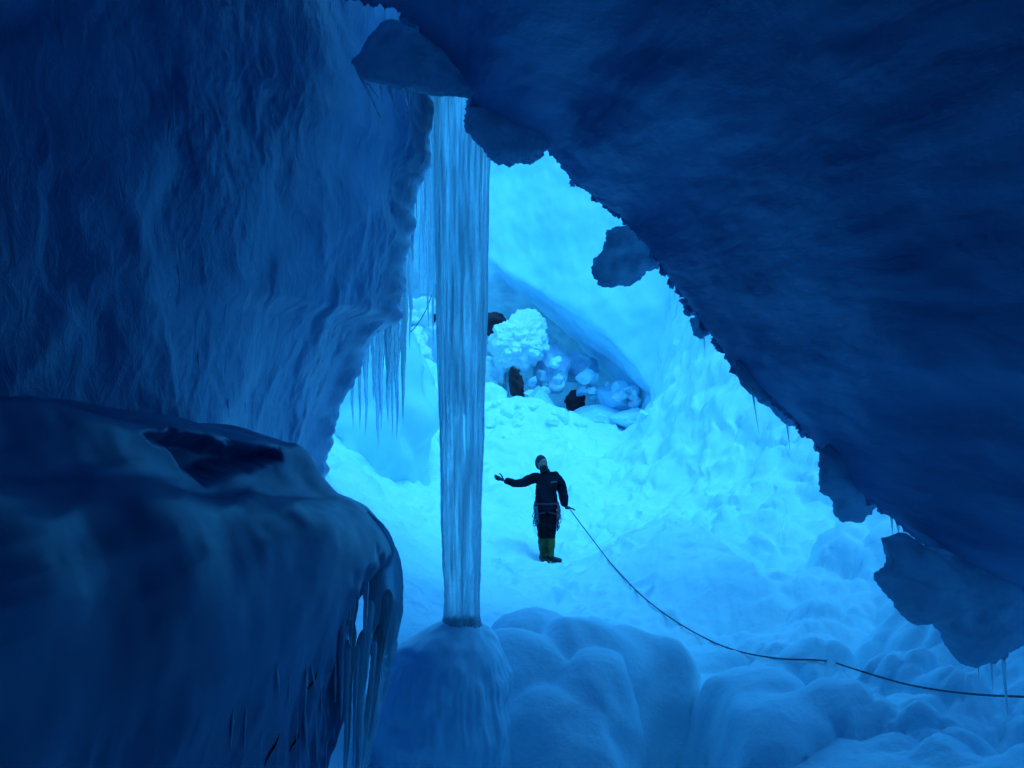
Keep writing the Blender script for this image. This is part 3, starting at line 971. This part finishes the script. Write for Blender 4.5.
def boulder(name, px, py, Y, w, h, mat, label, cat='snow block', group=None, depth=None, seed=1, lump=0.3, cut=4, sub=5, small=0.05, tri=None, rot=0):
    """a lump: icosphere cut by random planes and worn by noise, w and h in pixels"""
    c = P(px, py, Y)
    rx, rz = w / 2 / F * Y, h / 2 / F * Y
    ry = depth if depth else (rx + rz) / 2
    bm = bmesh.new()
    bmesh.ops.create_icosphere(bm, subdivisions=sub, radius=1)
    co = np.array([v.co[:] for v in bm.verts])
    R = np.random.RandomState(seed)
    for k in range(cut):
        n = R.normal(size=3); n /= np.linalg.norm(n)
        dd = 0.55 + 0.3 * R.rand()
        s = co @ n - dd
        co = co - np.outer(np.clip(s, 0, None), n)
    if tri is not None:          # wedge: planes given explicitly
        for n, dd in tri:
            n = np.array(n, float); n /= np.linalg.norm(n)
            s = co @ n - dd
            co = co - np.outer(np.clip(s, 0, None), n)
    nn = co / (np.linalg.norm(co, axis=1)[:, None] + 1e-6)
    co = co * np.array([rx, ry, rz])
    p = co + seed * 5.3
    mr = (rx * ry * rz) ** (1 / 3)
    co = co + nn * (lump * mr * (0.8 * fbm(p / (mr * .9), 3, seed=seed) + 0.55 * domes3(p, mr * .45, seed)) )[:, None]
    co = co + nn * (small * fbm(p / 0.12, 3, seed=seed))[:, None]
    if rot:
        a = math.radians(rot)
        co = co @ np.array([[math.cos(a), 0, -math.sin(a)], [0, 1, 0], [math.sin(a), 0, math.cos(a)]])
    for v, q in zip(bm.verts, co): v.co = Vector(q) + c
    for f in bm.faces: f.smooth = True
    me = bpy.data.meshes.new(name)
    bm.to_mesh(me); bm.free()
    me.materials.append(mat)
    o = bpy.data.objects.new(name, me)
    COL.objects.link(o)
    recentre(o)
    return tag(o, label, cat, group)


# the big smooth slab leaning across the back (a thick faceted beam of ice)
def leaning_slab():
    # cross-section corners (px, py, Y) at its upper-left and lower-right ends
    A = [P(470, 60, 27), P(500, 268, 24.5), P(520, 300, 27.5), P(640, 60, 31)]
    M = [P(600, 120, 24), P(590, 322, 22.6), P(600, 372, 25.5), P(700, 180, 29)]
    B = [P(770, 250, 20.5), P(655, 388, 21.6), P(652, 418, 24), P(760, 330, 26)]
    C = [P(900, 330, 18.5), P(760, 460, 20), P(730, 470, 23), P(860, 420, 25)]
    D = [P(340, -40, 29), P(400, 190, 27), P(440, 240, 30), P(520, 0, 33)]
    secs = [D, A, M, B, C]
    nper = 60
    rings = []
    for s in secs:
        pts = np.array([tuple(q) for q in s] + [tuple(s[0])])
        ring = []
        for i in range(4):
            for t in np.linspace(0, 1, nper, endpoint=False):
                ring.append(pts[i] * (1 - t) + pts[i + 1] * t)
        rings.append(ring)
    K = np.array(rings)
    n = 260
    V = np.stack([catmull(K[:, j], n) for j in range(K.shape[1])], 1)
    # soften corners
    for _ in range(5):
        V = (np.roll(V, 1, 1) + V * 2 + np.roll(V, -1, 1)) / 4
    N = grid_normals(V)
    p = V.copy()
    V = V + N * (0.35 * fbm(p / 3.0, 3, seed=2) + 0.07 * fbm(p / np.array([.5, .5, .5]), 3, seed=5) + 0.05 * ridged(p / 1.6, 2, 7) + 0.16 * domes3(p, 1.1, 6) * sstep(-.1, .3, fbm(p / 2.5, 2, seed=8)))[..., None]
    o = mesh_from('leaning_ice_slab', V, grid_faces(n, V.shape[1], wrap_v=True), SMOOTH)
    bm = bmesh.new(); bm.from_mesh(o.data); bmesh.ops.holes_fill(bm, edges=bm.edges, sides=0); bmesh.ops.recalc_face_normals(bm, faces=bm.faces); bm.to_mesh(o.data); bm.free()
    recentre(o)
    tag(o, 'huge smooth pale blue slab leaning diagonally over the broken blocks at the back', 'ice slab')


leaning_slab()
boulder('rimed_block', 518, 341, 23.6, 60, 58, RIME, 'lumpy white rimed block perched above the dark cleft at the back', seed=3, lump=0.42, small=0.13, cut=8, sub=6)
boulder('rimed_block', 494, 384, 24.2, 34, 46, RIME, 'small knobbly rimed block between the column and the dark cleft', seed=8, lump=0.6, small=0.1)
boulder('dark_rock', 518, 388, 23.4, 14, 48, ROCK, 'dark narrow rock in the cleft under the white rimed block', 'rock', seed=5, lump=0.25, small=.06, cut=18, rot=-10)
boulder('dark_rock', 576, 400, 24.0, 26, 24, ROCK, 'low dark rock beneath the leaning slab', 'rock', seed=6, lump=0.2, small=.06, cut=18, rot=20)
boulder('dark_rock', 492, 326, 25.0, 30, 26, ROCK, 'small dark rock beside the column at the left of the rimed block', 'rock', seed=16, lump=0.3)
SOFT = add_noise(mat_new('grey_blue_ice', (0.5, 0.62, 0.75), 0.6, 0.4), (0.30, 0.45, 0.62), (0.55, 0.72, 0.82), 3, bump=0.5, bscale=8, bdist=0.05)  # duller grey-blue than the snow and smooth ice
boulder('broken_ice_block', 552, 372, 24.0, 44, 66, SOFT, 'tall grey-blue broken block right of the dark cleft', seed=9, lump=0.03, small=0.05, cut=22)
boulder('broken_ice_block', 580, 368, 24.6, 50, 44, SOFT, 'grey-blue broken block tucked under the leaning slab', seed=10, lump=0.03, small=0.05, cut=22)
boulder('broken_ice_block', 618, 402, 23.8, 66, 36, SMOOTH, 'smooth pale block under the lower end of the leaning slab', seed=14, lump=0.05, small=0.03, cut=14)
for k in range(30):
    R_ = random.Random(100 + k)
    px_ = R_.uniform(528, 640); py_ = 346 + (px_ - 528) * .42 + R_.uniform(0, 1) * max(6, 56 - (px_ - 528) * .4)
    sz = R_.uniform(5, 18)
    boulder('ice_chunk', px_, py_, R_.uniform(23.0, 23.9), sz * R_.uniform(.8, 1.5), sz, [SOFT, RIME, SNOW][k % 3], 'small angular ice chunk in the broken heap under the leaning slab', 'ice chunk', 'small angular ice chunks heaped under the leaning slab', seed=200 + k, lump=0.04, small=0.04, cut=20, sub=4)
for k in range(22):
    R_ = random.Random(300 + k)
    px_ = R_.uniform(488, 650); py_ = 410 + R_.uniform(-6, 16)
    h_ = bvh.ray_cast(Vector((0, 0, CZ)), (P(px_, py_, 1) - Vector((0, 0, CZ))).normalized())
    Yq = h_[0].y if h_[0] else 22
    sz = R_.uniform(6, 16)
    boulder('snow_chunk', px_, py_, Yq, sz * R_.uniform(.9, 1.7), sz, SNOW, 'small snow chunk strewn on the crest below the dark cleft', 'snow chunk', 'snow chunks strewn on the crest at the back', seed=400 + k, lump=0.2, small=0.05, cut=8, sub=4)
boulder('low_ice_wedge', 598, 414, 22.9, 60, 30, SMOOTH, 'low smooth wedge of ice in front of the low dark rock', seed=51, lump=0.04, small=0.03, cut=3, tri=[((.5, -.3, 1), .35), ((-.7, -.3, 1), .45), ((0, -1, .2), .5)])
boulder('low_ice_wedge', 636, 416, 22.4, 50, 24, SNOW, 'low snowy wedge at the foot of the leaning slab', seed=52, lump=0.08, small=0.05, cut=3, tri=[((-.5, -.3, 1), .35), ((.7, -.3, 1), .45)])
boulder('pointed_ice_block', 539, 404, 22.4, 46, 44, SMOOTH, 'pointed triangular ice block standing at the foot of the dark cleft', seed=11, lump=0.05, small=0.02, cut=0,
        tri=[((1, -.2, .75), .42), ((-1, -.2, .75), .42), ((0, -1, .15), .4)])
boulder('snow_block', 492, 408, 22.2, 44, 46, SNOW, 'rounded snow hump right beside the column below the cleft', seed=12, lump=0.3)
boulder('snow_block', 416, 318, 23.5, 46, 44, RIME, 'knobbly snow block seen left of the column, topmost', seed=21, lump=0.6, small=0.12)
boulder('snow_block', 408, 352, 22.8, 40, 46, RIME, 'knobbly snow block seen left of the column, below the topmost', seed=22, lump=0.5, small=0.1)
boulder('snow_block', 424, 392, 21.8, 50, 60, SNOW, 'smooth bright snow hump seen left of the column', seed=23, lump=0.25)
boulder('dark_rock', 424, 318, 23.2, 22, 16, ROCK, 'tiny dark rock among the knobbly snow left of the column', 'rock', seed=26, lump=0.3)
boulder('snow_block', 505, 250, 27.5, 150, 130, RIME, 'large bright rimed mass high at the back beside the column', seed=31, lump=0.35, small=0.1, depth=1.6)
boulder('snow_block', 368, 430, 16.5, 120, 260, SMOOTH, 'bright pale ice bulge behind the left icicle curtain', seed=33, lump=0.35, small=0.05, depth=1.2)
# thin dark cord hanging at the far left of the column
pts = np.array([tuple(P(*a)) for a in [(434, 288, 12), (430, 300, 12), (424, 314, 12), (416, 326, 12), (409, 334, 12)]])
CORD = mat_new('dark_cord', (0.03, 0.03, 0.05), 0.7)
o = tube_obj('cord', catmull(pts, 30), np.full(30, 0.006), CORD, seg=6)
recentre(o); tag(o, 'thin dark cord curving down just left of the column', 'cord')

# slanting dark cracks low in the shelf
CRACK = mat_new('dark_crack', (0.01, 0.015, 0.03), 0.5)
bpy.context.view_layer.update()
sb = SB
for (x0, y0), (x1, y1) in [((317, 672), (305, 696)), ((279, 733), (265, 766)), ((299, 732), (290, 752))]:
    pts = []
    for t in np.linspace(0, 1, 9):
        d = (P(x0 + (x1 - x0) * t + 1.2 * math.sin(t * 6), y0 + (y1 - y0) * t, 1) - Vector((0, 0, CZ))).normalized()
        h = sb.ray_cast(Vector((0, 0, CZ)), d)
        if h[0]: pts.append(tuple(h[0]))
    if len(pts) > 3:
        pts = np.array(pts)
        o = tube_obj('dark_crack', pts, 0.006 * np.sin(np.linspace(0.25, 2.9, len(pts))), CRACK, None, seg=6)
        o.data.transform(shelf.matrix_world.inverted())
        o.parent = shelf

# ------------------------------------------------------------------ climber
FEET = P(548, 562, 14)
gx, gy = FEET.x, 14.0
gz = ground(gx, gy)
print('ground at climber', gz - CZ, 'wanted', FEET.z - CZ)
man = empty('person', (gx, gy, gz - .025))
tag(man, 'climber in dark jacket and green gaiters, one arm stretched out, holding a rope', 'person')


def skin_obj(name, chains, mat, parent, sub=2, root=0, fold=0.0):
    """chains: list of joint lists [(x,y,z,r[,r2])]; joints at equal positions are merged"""
    verts, rad, edges, idx = [], [], [], {}
    for ch in chains:
        prev = None
        for j in ch:
            key = tuple(round(c, 4) for c in j[:3])
            if key not in idx:
                idx[key] = len(verts)
                verts.append(j[:3])
                rad.append((j[3], j[4] if len(j) > 4 else j[3]))
            i = idx[key]
            if prev is not None and prev != i:
                edges.append((prev, i))
            prev = i
    me = bpy.data.meshes.new(name + '_skel')
    me.from_pydata(verts, edges, [])
    o = bpy.data.objects.new(name, me)
    COL.objects.link(o)
    m = o.modifiers.new('skin', 'SKIN')
    for i, r in enumerate(rad):
        me.skin_vertices[0].data[i].radius = r
        me.skin_vertices[0].data[i].use_root = (i == root)
    m.use_smooth_shade = True
    s = o.modifiers.new('sub', 'SUBSURF'); s.levels = sub; s.render_levels = sub
    dg = bpy.context.evaluated_depsgraph_get()
    dg.update()
    m2 = bpy.data.meshes.new_from_object(o.evaluated_get(dg))
    o.modifiers.clear()
    o.data = m2
    m2.name = name
    bpy.data.meshes.remove(me)
    m2.materials.clear()
    m2.materials.append(mat)
    for p in m2.polygons: p.use_smooth = True
    o.parent = parent
    if fold:
        n_ = len(m2.vertices)
        co = np.empty(n_ * 3, dtype=np.float32); m2.vertices.foreach_get('co', co); co = co.reshape(-1, 3)
        nr = np.empty(n_ * 3, dtype=np.float32); m2.vertices.foreach_get('normal', nr); nr = nr.reshape(-1, 3)
        q = co + 0.04 * fbm(co / .15, 2)[:, None]
        co = co + nr * (fold * (fbm(q / np.array([.11, .11, .055]), 3, seed=3) + .5 * (ridged(q / np.array([.16, .16, .09]), 1, seed=5) - .5)))[:, None]
        m2.vertices.foreach_set('co', co.astype(np.float32).ravel()); m2.update()
    return o


SKIN = mat_new('skin', (0.24, 0.14, 0.11), 0.5)
JACKET = add_noise(mat_new('jacket_cloth', (0.012, 0.014, 0.03), 0.9, 0.1), (0.005, 0.006, 0.012), (0.012, 0.013, 0.024), 6, bump=0.5, bscale=9, bdist=0.03)
PANTS = add_noise(mat_new('trouser_cloth', (0.01, 0.01, 0.02), 0.9, 0.1), (0.005, 0.004, 0.008), (0.011, 0.010, 0.018), 6, bump=0.5, bscale=10, bdist=0.03)
GAITER = add_noise(mat_new('green_gaiter', (0.05, 0.14, 0.01), 0.6), (0.010, 0.022, 0.003), (0.045, 0.085, 0.008), 8, (1, 1, .4), bump=0.4, bscale=14)
BLACK = mat_new('black_rubber', (0.012, 0.012, 0.016), 0.5)
METAL = mat_new('dull_metal', (0.16, 0.16, 0.2), 0.45, Metallic=0.8)
WEB = mat_new('purple_webbing', (0.12, 0.03, 0.10), 0.7)
BELT = mat_new('dark_webbing', (0.035, 0.018, 0.04), 0.7)
WEB2 = mat_new('red_webbing', (0.5, 0.05, 0.06), 0.7)
HAT = add_noise(mat_new('knit_hat', (0.02, 0.02, 0.05), 0.9), (0.015, 0.015, 0.03), (0.035, 0.035, 0.06), 30, bump=0.6, bscale=60, bdist=0.01)
HAIR = mat_new('dark_beard', (0.02, 0.015, 0.02), 0.9)
LOGO = mat_new('pale_logo', (0.16, 0.2, 0.24), 0.6)

# joints: x right in the photo, y away from the camera, z up
pel = (-.02, 0, .93); wai = (-.035, 0, 1.06); che = (-.03, .01, 1.24); nb = (-.05, .01, 1.42); hd = (-.095, -.03, 1.56)
sL = (-.185, 0, 1.355); eL = (-.47, -.08, 1.245); wL = (-.69, -.17, 1.325)      # photo's left (outstretched)
sR = (.135, .01, 1.36); eR = (.235, .04, 1.10); wR = (.265, -.04, .88)
hL, hR = (-.095, .01, .88), (.06, .01, .88)
kL, kR = (-.08, -.02, .48), (.035, -.01, .48)
aL, aR = (-.08, .02, .09), (.045, .02, .10)
body = skin_obj('body', [
    [pel + (.11, .09), wai + (.10, .08), che + (.10, .08), nb + (.055,), (-.068, 0, 1.485, .052)],
    [che + (.10, .08), sL + (.04,), eL + (.032,), wL + (.026,)],
    [che + (.10, .08), sR + (.04,), eR + (.032,), wR + (.026,)],
    [pel + (.11, .09), hL + (.08,), kL + (.055,), aL + (.04,)],
    [pel + (.11, .09), hR + (.08,), kR + (.055,), aR + (.04,)]], SKIN, man)


def head_mesh():
    """continuous head: sphere shaped into skull, jaw, nose, brow, lips, ears; faces -y before turning"""
    bm = bmesh.new()
    bmesh.ops.create_uvsphere(bm, u_segments=64, v_segments=48, radius=1)
    for v in bm.verts:
        x, y, z = v.co
        X, Y_, Z = x * .076, y * .094, z * .118
        if z < 0:
            X *= 1 - .28 * (-z) ** 1.5
            if y > 0: Y_ *= 1 - .25 * (-z)
        front = max(0.0, -y)
        def g(cx, cz, sx, sz): return math.exp(-((x - cx) / sx) ** 2 - ((z - cz) / sz) ** 2) * (front ** .5 if front > 0 else 0)
        Y_ -= .022 * g(0, -.12, .14, .16) + .012 * g(0, .06, .10, .2)       # nose
        Y_ += .010 * (g(-.36, .06, .18, .12) + g(.36, .06, .18, .12))       # eye sockets
        Y_ -= .006 * g(0, .22, .6, .10)                                      # brow
        Y_ -= .006 * g(0, -.44, .22, .05) + .006 * g(0, -.54, .2, .05)       # lips
        Y_ -= .008 * g(0, -.80, .25, .16)                                    # chin
        for s in (-1, 1):                                                    # ears
            e = math.exp(-((y - .08) / .16) ** 2 - ((z + .02) / .22) ** 2) * max(0, s * x) ** 4
            X += s * .016 * e
        v.co = (X, Y_, Z)
    for f in bm.faces: f.smooth = True
    return bm


def obj_bm(name, bm, mat, parent, mtx=None):
    if mtx is not None: bmesh.ops.transform(bm, matrix=mtx, verts=bm.verts)
    me = bpy.data.meshes.new(name)
    bm.to_mesh(me); bm.free()
    me.materials.append(mat)
    o = bpy.data.objects.new(name, me)
    COL.objects.link(o)
    if parent is not None: o.parent = parent
    return o


HM = Matrix.Translation(hd) @ Matrix.Rotation(math.radians(42), 4, 'Z') @ Matrix.Rotation(math.radians(-24), 4, 'X') @ Matrix.Rotation(math.radians(10), 4, 'Y')
head = obj_bm('head', head_mesh(), SKIN, None, HM)
# join head into the body mesh so that the figure is one mesh
bm = bmesh.new(); bm.from_mesh(body.data); bm.from_mesh(head.data); bm.to_mesh(body.data); bm.free()
bpy.data.objects.remove(head)
# eyes, beard, hat
for s in (-1, 1):
    bm = bmesh.new(); bmesh.ops.create_uvsphere(bm, u_segments=16, v_segments=10, radius=.012)
    for f in bm.faces: f.smooth = True
    obj_bm('eye', bm, BLACK, man, HM @ Matrix.Translation((s * .027, -.079, .008)))
bm = bmesh.new(); bmesh.ops.create_uvsphere(bm, u_segments=40, v_segments=24, radius=1)
for v in bm.verts:
    x, y, z = v.co
    v.co = (x * .090, y * .104 + .016, z * .118 + .022 + (.018 * z if z > 0 else 0))
bmesh.ops.bisect_plane(bm, geom=bm.verts[:] + bm.edges[:] + bm.faces[:], plane_co=(0, -.05, .042), plane_no=(0, -.62, -.8), clear_outer=True)
for f in bm.faces: f.smooth = True
hat = obj_bm('knit_hat', bm, HAT, man, HM)
md = hat.modifiers.new('th', 'SOLIDIFY'); md.thickness = .008
bm = bmesh.new(); bmesh.ops.create_uvsphere(bm, u_segments=32, v_segments=24, radius=1)
for v in bm.verts:
    x, y, z = v.co
    v.co = (x * .064, y * .074 - .024, z * .06 - .074)
for f in bm.faces: f.smooth = True
obj_bm('beard', bm, HAIR, man, HM)

jac = skin_obj('jacket', [
    [(-.02, 0, .80, .19, .16), (-.02, 0, .92, .20, .16), wai + (.185, .15), che + (.205, .15), (-.05, .01, 1.40, .12, .10), (-.062, .005, 1.46, .085)],
    [che + (.205, .15), (-.12, 0, 1.33, .11), sL + (.095,), (-.33, -.04, 1.30, .086), eL + (.074,), (-.58, -.125, 1.285, .064), wL + (.052,)],
    [che + (.205, .15), sR + (.11,), (.205, .03, 1.24, .10), eR + (.086,), (.255, 0, .98, .07), wR + (.055,)]], JACKET, man, sub=3, fold=.016)
tro = skin_obj('trousers', [
    [(-.02, 0, .95, .16, .13), pel + (.17, .14), hL + (.125, .125), (-.09, 0, .68, .112), kL + (.092,), (-.08, -.01, .36, .082)],
    [pel + (.17, .14), hR + (.125, .125), (.045, 0, .68, .112), kR + (.092,), (.035, -.005, .36, .082)]], PANTS, man, sub=3, fold=.018)
for k, a in ((kL, aL), (kR, aR)):
    skin_obj('gaiter', [[(k[0], k[1] - .005, .44, .080), (k[0], 0, .34, .088), ((k[0] + a[0]) / 2, .005, .22, .072), (a[0], .01, .12, .058), (a[0], .0, .075, .07)]], GAITER, man, sub=3, fold=.014)


def boot(a, ang, parent):
    d = Vector((math.sin(ang), -math.cos(ang), 0))
    A = Vector((a[0], a[1], 0))
    def q(t, z, r, r2=None): 
        v = A + d * t
        return (v.x, v.y, z, r, r2 or r)
    o = skin_obj('boot', [[q(-.02, .13, .055), q(-.04, .06, .052, .05), q(.06, .055, .050, .045), q(.13, .045, .048, .038), q(.185, .04, .036, .03)]], BLACK, parent)
    s = Vector((d.y, -d.x, 0))
    bm = bmesh.new()
    def bar(p, r, w=.006):
        u = (r - p); L = u.length
        m = Matrix.Translation((p + r) / 2) @ u.to_track_quat('X', 'Z').to_matrix().to_4x4() @ Matrix.Diagonal((L, w, w, 1))
        bmesh.ops.create_cube(bm, size=1, matrix=m)
    z = Vector((0, 0, .012)); 
    for sg in (-1, 1):
        bar(A + d * -.08 + s * .035 * sg + z, A + d * .05 + s * .042 * sg + z)
        bar(A + d * .05 + s * .042 * sg + z, A + d * .19 + s * .036 * sg + z)
        for t in (-.07, .03, .11, .17):
            bar(A + d * t + s * .04 * sg + z, A + d * t + s * .042 * sg - z * 1.6, .009)
        bar(A + d * .19 + s * .03 * sg + z, A + d * .235 + s * .03 * sg - z * .8, .009)
    for t in (-.07, .03, .17):
        bar(A + d * t + s * .04 + z, A + d * t - s * .04 + z)
    c = obj_bm('crampon', bm, METAL, o)
    return o


boot(aL, math.radians(28), man)
boot(aR, math.radians(75), man)


def hand(wr, dirn, palm_n, parent, curl=0.2, spread=1.0, side=1, name='glove'):
    """gloved hand: palm with four unequal bent fingers and a thumb leaving its side"""
    w = Vector(wr); d = Vector(dirn).normalized(); n = Vector(palm_n).normalized()
    s = d.cross(n).normalized() * side
    n = s.cross(d).normalized() * side
    def V(v, r, r2=None): return (v.x, v.y, v.z, r, r2 or r)
    c0 = w; c1 = w + d * .03; pc = w + d * .06
    ch = [[V(c0, .036), V(c1, .038, .028), V(pc, .044, .027), V(w + d * .088, .042, .022)]]
    o = skin_obj(name, ch, GLOVE, parent)
    L = [.080, .092, .085, .066]
    for k in range(4):
        off = (k - 1.5) * .0195
        b = w + d * .082 + s * off
        fd = (d + s * off * 3.2 * spread).normalized()
        p1 = b + fd * L[k] * .45 + n * curl * .012
        p2 = p1 + (fd + n * curl * .9).normalized() * L[k] * .33
        p3 = p2 + (fd + n * curl * 1.8).normalized() * L[k] * .27
        f = skin_obj('finger', [[V(b - fd * .02, .0125), V(b, .0125), V(p1, .0115), V(p2, .0105), V(p3, .009)]], GLOVE, None, sub=1)
        bm = bmesh.new(); bm.from_mesh(o.data); bm.from_mesh(f.data); bm.to_mesh(o.data); bm.free(); bpy.data.objects.remove(f)
    b = w + d * .03 + s * -.028
    t1 = b + (d * .5 - s).normalized() * .042
    t2 = t1 + (d * .9 - s * .55 + n * curl * .5).normalized() * .036
    t3 = t2 + (d - s * .2 + n * curl).normalized() * .022
    f = skin_obj('finger', [[V(b, .014), V(t1, .0125), V(t2, .011), V(t3, .009)]], GLOVE, None, sub=1)
    bm = bmesh.new(); bm.from_mesh(o.data); bm.from_mesh(f.data); bm.to_mesh(o.data); bm.free(); bpy.data.objects.remove(f)
    return o


GLOVE = mat_new('dark_glove', (0.03, 0.025, 0.035), 0.7)
hand(wL, (-.9, -.15, .28), (.15, -.75, .6), man, curl=.3, side=-1)
hand(wR, (.95, -.25, -.06), (0, -.2, -1), man, curl=.5, side=1)

# harness belt, leg loops, hanging gear
def ring_path(c, rx, ry, tilt=0, n=40):
    t = np.linspace(0, 2 * math.pi, n)
    return np.stack([c[0] + rx * np.cos(t), c[1] + ry * np.sin(t), c[2] + tilt * np.cos(t)], -1)


tube_obj('harness_belt', ring_path((-.02, 0, .945), .178, .145), np.full(40, .018), BELT, man, seg=10)
tube_obj('leg_loop', ring_path((-.10, 0, .80), .105, .115, .03), np.full(40, .013), BELT, man, seg=10)
tube_obj('leg_loop', ring_path((.065, 0, .80), .105, .115, -.03), np.full(40, .013), BELT, man, seg=10)
gr = random.Random(3)


def carabiner(x, y, z, parent, name='carabiner', s=1.0, mat=None):
    t = np.linspace(0, 2 * math.pi, 25)
    a = gr.uniform(-.8, .8)
    px_ = .022 * s * np.cos(t); pz = .045 * s * np.sin(t)
    pth = np.stack([x + px_ * math.cos(a), y + px_ * math.sin(a), z + pz], -1)
    return tube_obj(name, pth, np.full(25, .007), mat or METAL, parent, seg=6)


def sling(x, y, z, l, parent, mat, dx=0.0, r=.007):
    t = np.linspace(0, 1, 14)
    sw = .014 * np.sin(t * 5 + gr.random() * 6)
    o = tube_obj('sling', np.stack([x + sw + dx * t, y - .01 * t, z - l * t], -1), np.full(14, r * 1.4), mat, parent, seg=6)
    carabiner(x + dx, y - .01, z - l - .03, parent)
    return o


for k in range(7):       # racks of gear at both hips
    x = -.15 - .018 * (k % 4) - gr.uniform(0, .01); y = -.09 + .035 * k
    sling(x, y, .96, gr.uniform(.14, .34), man, [WEB, WEB2, METAL, WEB][k % 4], gr.uniform(-.03, .0))
for k in range(6):
    x = .13 + .014 * (k % 4); y = -.09 + .035 * k
    sling(x, y, .95, gr.uniform(.12, .34), man, [WEB2, WEB, METAL][k % 3], gr.uniform(-.01, .03))


def screw(x, y, z, l, parent, tilt=0):
    p = np.array([(x, y, z), (x, y, z - .03), (x + tilt * .5, y, z - l * .5), (x + tilt, y, z - l)])
    c = catmull(p, 12)
    return tube_obj('ice_screw', c, np.array([.016, .016] + [.009] * 10), METAL, parent, seg=8)


screw(-.20, -.06, .90, .22, man, -.02); screw(-.18, -.10, .90, .20, man, .01); screw(.17, -.08, .88, .20, man, .0)
sling(.135, -.10, .78, .14, man, BLACK, .01, .008)
bt = tube_obj('strap_end', np.array([(.14, -.10, .66), (.143, -.10, .60), (.142, -.10, .52)]), np.array([.009, .013, .012]), BLACK, man, seg=8)
tube_obj('hanging_sling', catmull(np.array([(-.2, -.02, .93), (-.225, -.03, .8), (-.245, -.02, .74), (-.215, -.02, .72), (-.2, -.02, .82)]), 24), np.full(24, .006), WEB, man, seg=6)
# pale mark on the chest
bm = bmesh.new()
for i in range(5):
    bmesh.ops.create_cube(bm, size=1, matrix=Matrix.Translation((.048 + .019 * i, -.128, 1.285 + .003 * i)) @ Matrix.Rotation(.35, 4, 'Z') @ Matrix.Diagonal((.012, .006, .017 if i % 2 else .022, 1)))
obj_bm('chest_logo', bm, LOGO, man)

# ------------------------------------------------------------------ rope
ROPE = mat_new('rope', (0.02, 0.03, 0.05), 0.8)
add_noise(ROPE, (0.03, 0.045, 0.06), (0.10, 0.13, 0.18), 40, bump=0.4, bscale=120, bdist=0.004)
hx = man.location + Vector((wR[0] + .075, wR[1] - .03, wR[2] - .022))
kp = [tuple(hx)]
CAM = Vector((0, 0, CZ))


def ray_y(px, py):
    h = bvh.ray_cast(CAM, (P(px, py, 1) - CAM).normalized())
    return h[0].y if h[0] else 10.0


RP = np.array([(580, 523, 13.7), (590, 536, 13.4), (602, 552, 13.0), (615, 568, 12.5), (640, 594, 11.6), (665, 614, 10.8), (690, 630, 10.2), (720, 645, 9.7), (750, 654, 9.3), (785, 659, 9.0), (815, 660, 8.8), (832, 662, 8.5), (848, 667, 8.3),
               (880, 677, 7.8), (910, 685, 7.4), (945, 691, 6.9), (985, 695, 6.3), (1030, 697, 5.7), (1100, 700, 5.0)])
RD = catmull(RP, 260)
G = np.array([ray_y(a, b) for a, b in RD[:, :2]])
Yr = np.minimum(RD[:, 2], G - .03)
for _ in range(6):
    Yr = np.convolve(np.pad(Yr, 4, mode='edge'), np.ones(9) / 9, 'valid')
    Yr = np.minimum(Yr, G - .02)
bur = np.exp(-((RD[:, 0] - 831.5) / 5.0) ** 4)
Yr = Yr * (1 - bur) + (G + .10) * bur
for (a, b, _), y_ in zip(RD, Yr):
    kp.append(tuple(P(a, b, y_)))
kp = np.array(kp)
rope = tube_obj('rope', catmull(kp, 800), np.full(800, .0078), ROPE, seg=8)
recentre(rope)
tag(rope, "dark climbing rope running from the climber's hand across the snow to the right", 'rope')
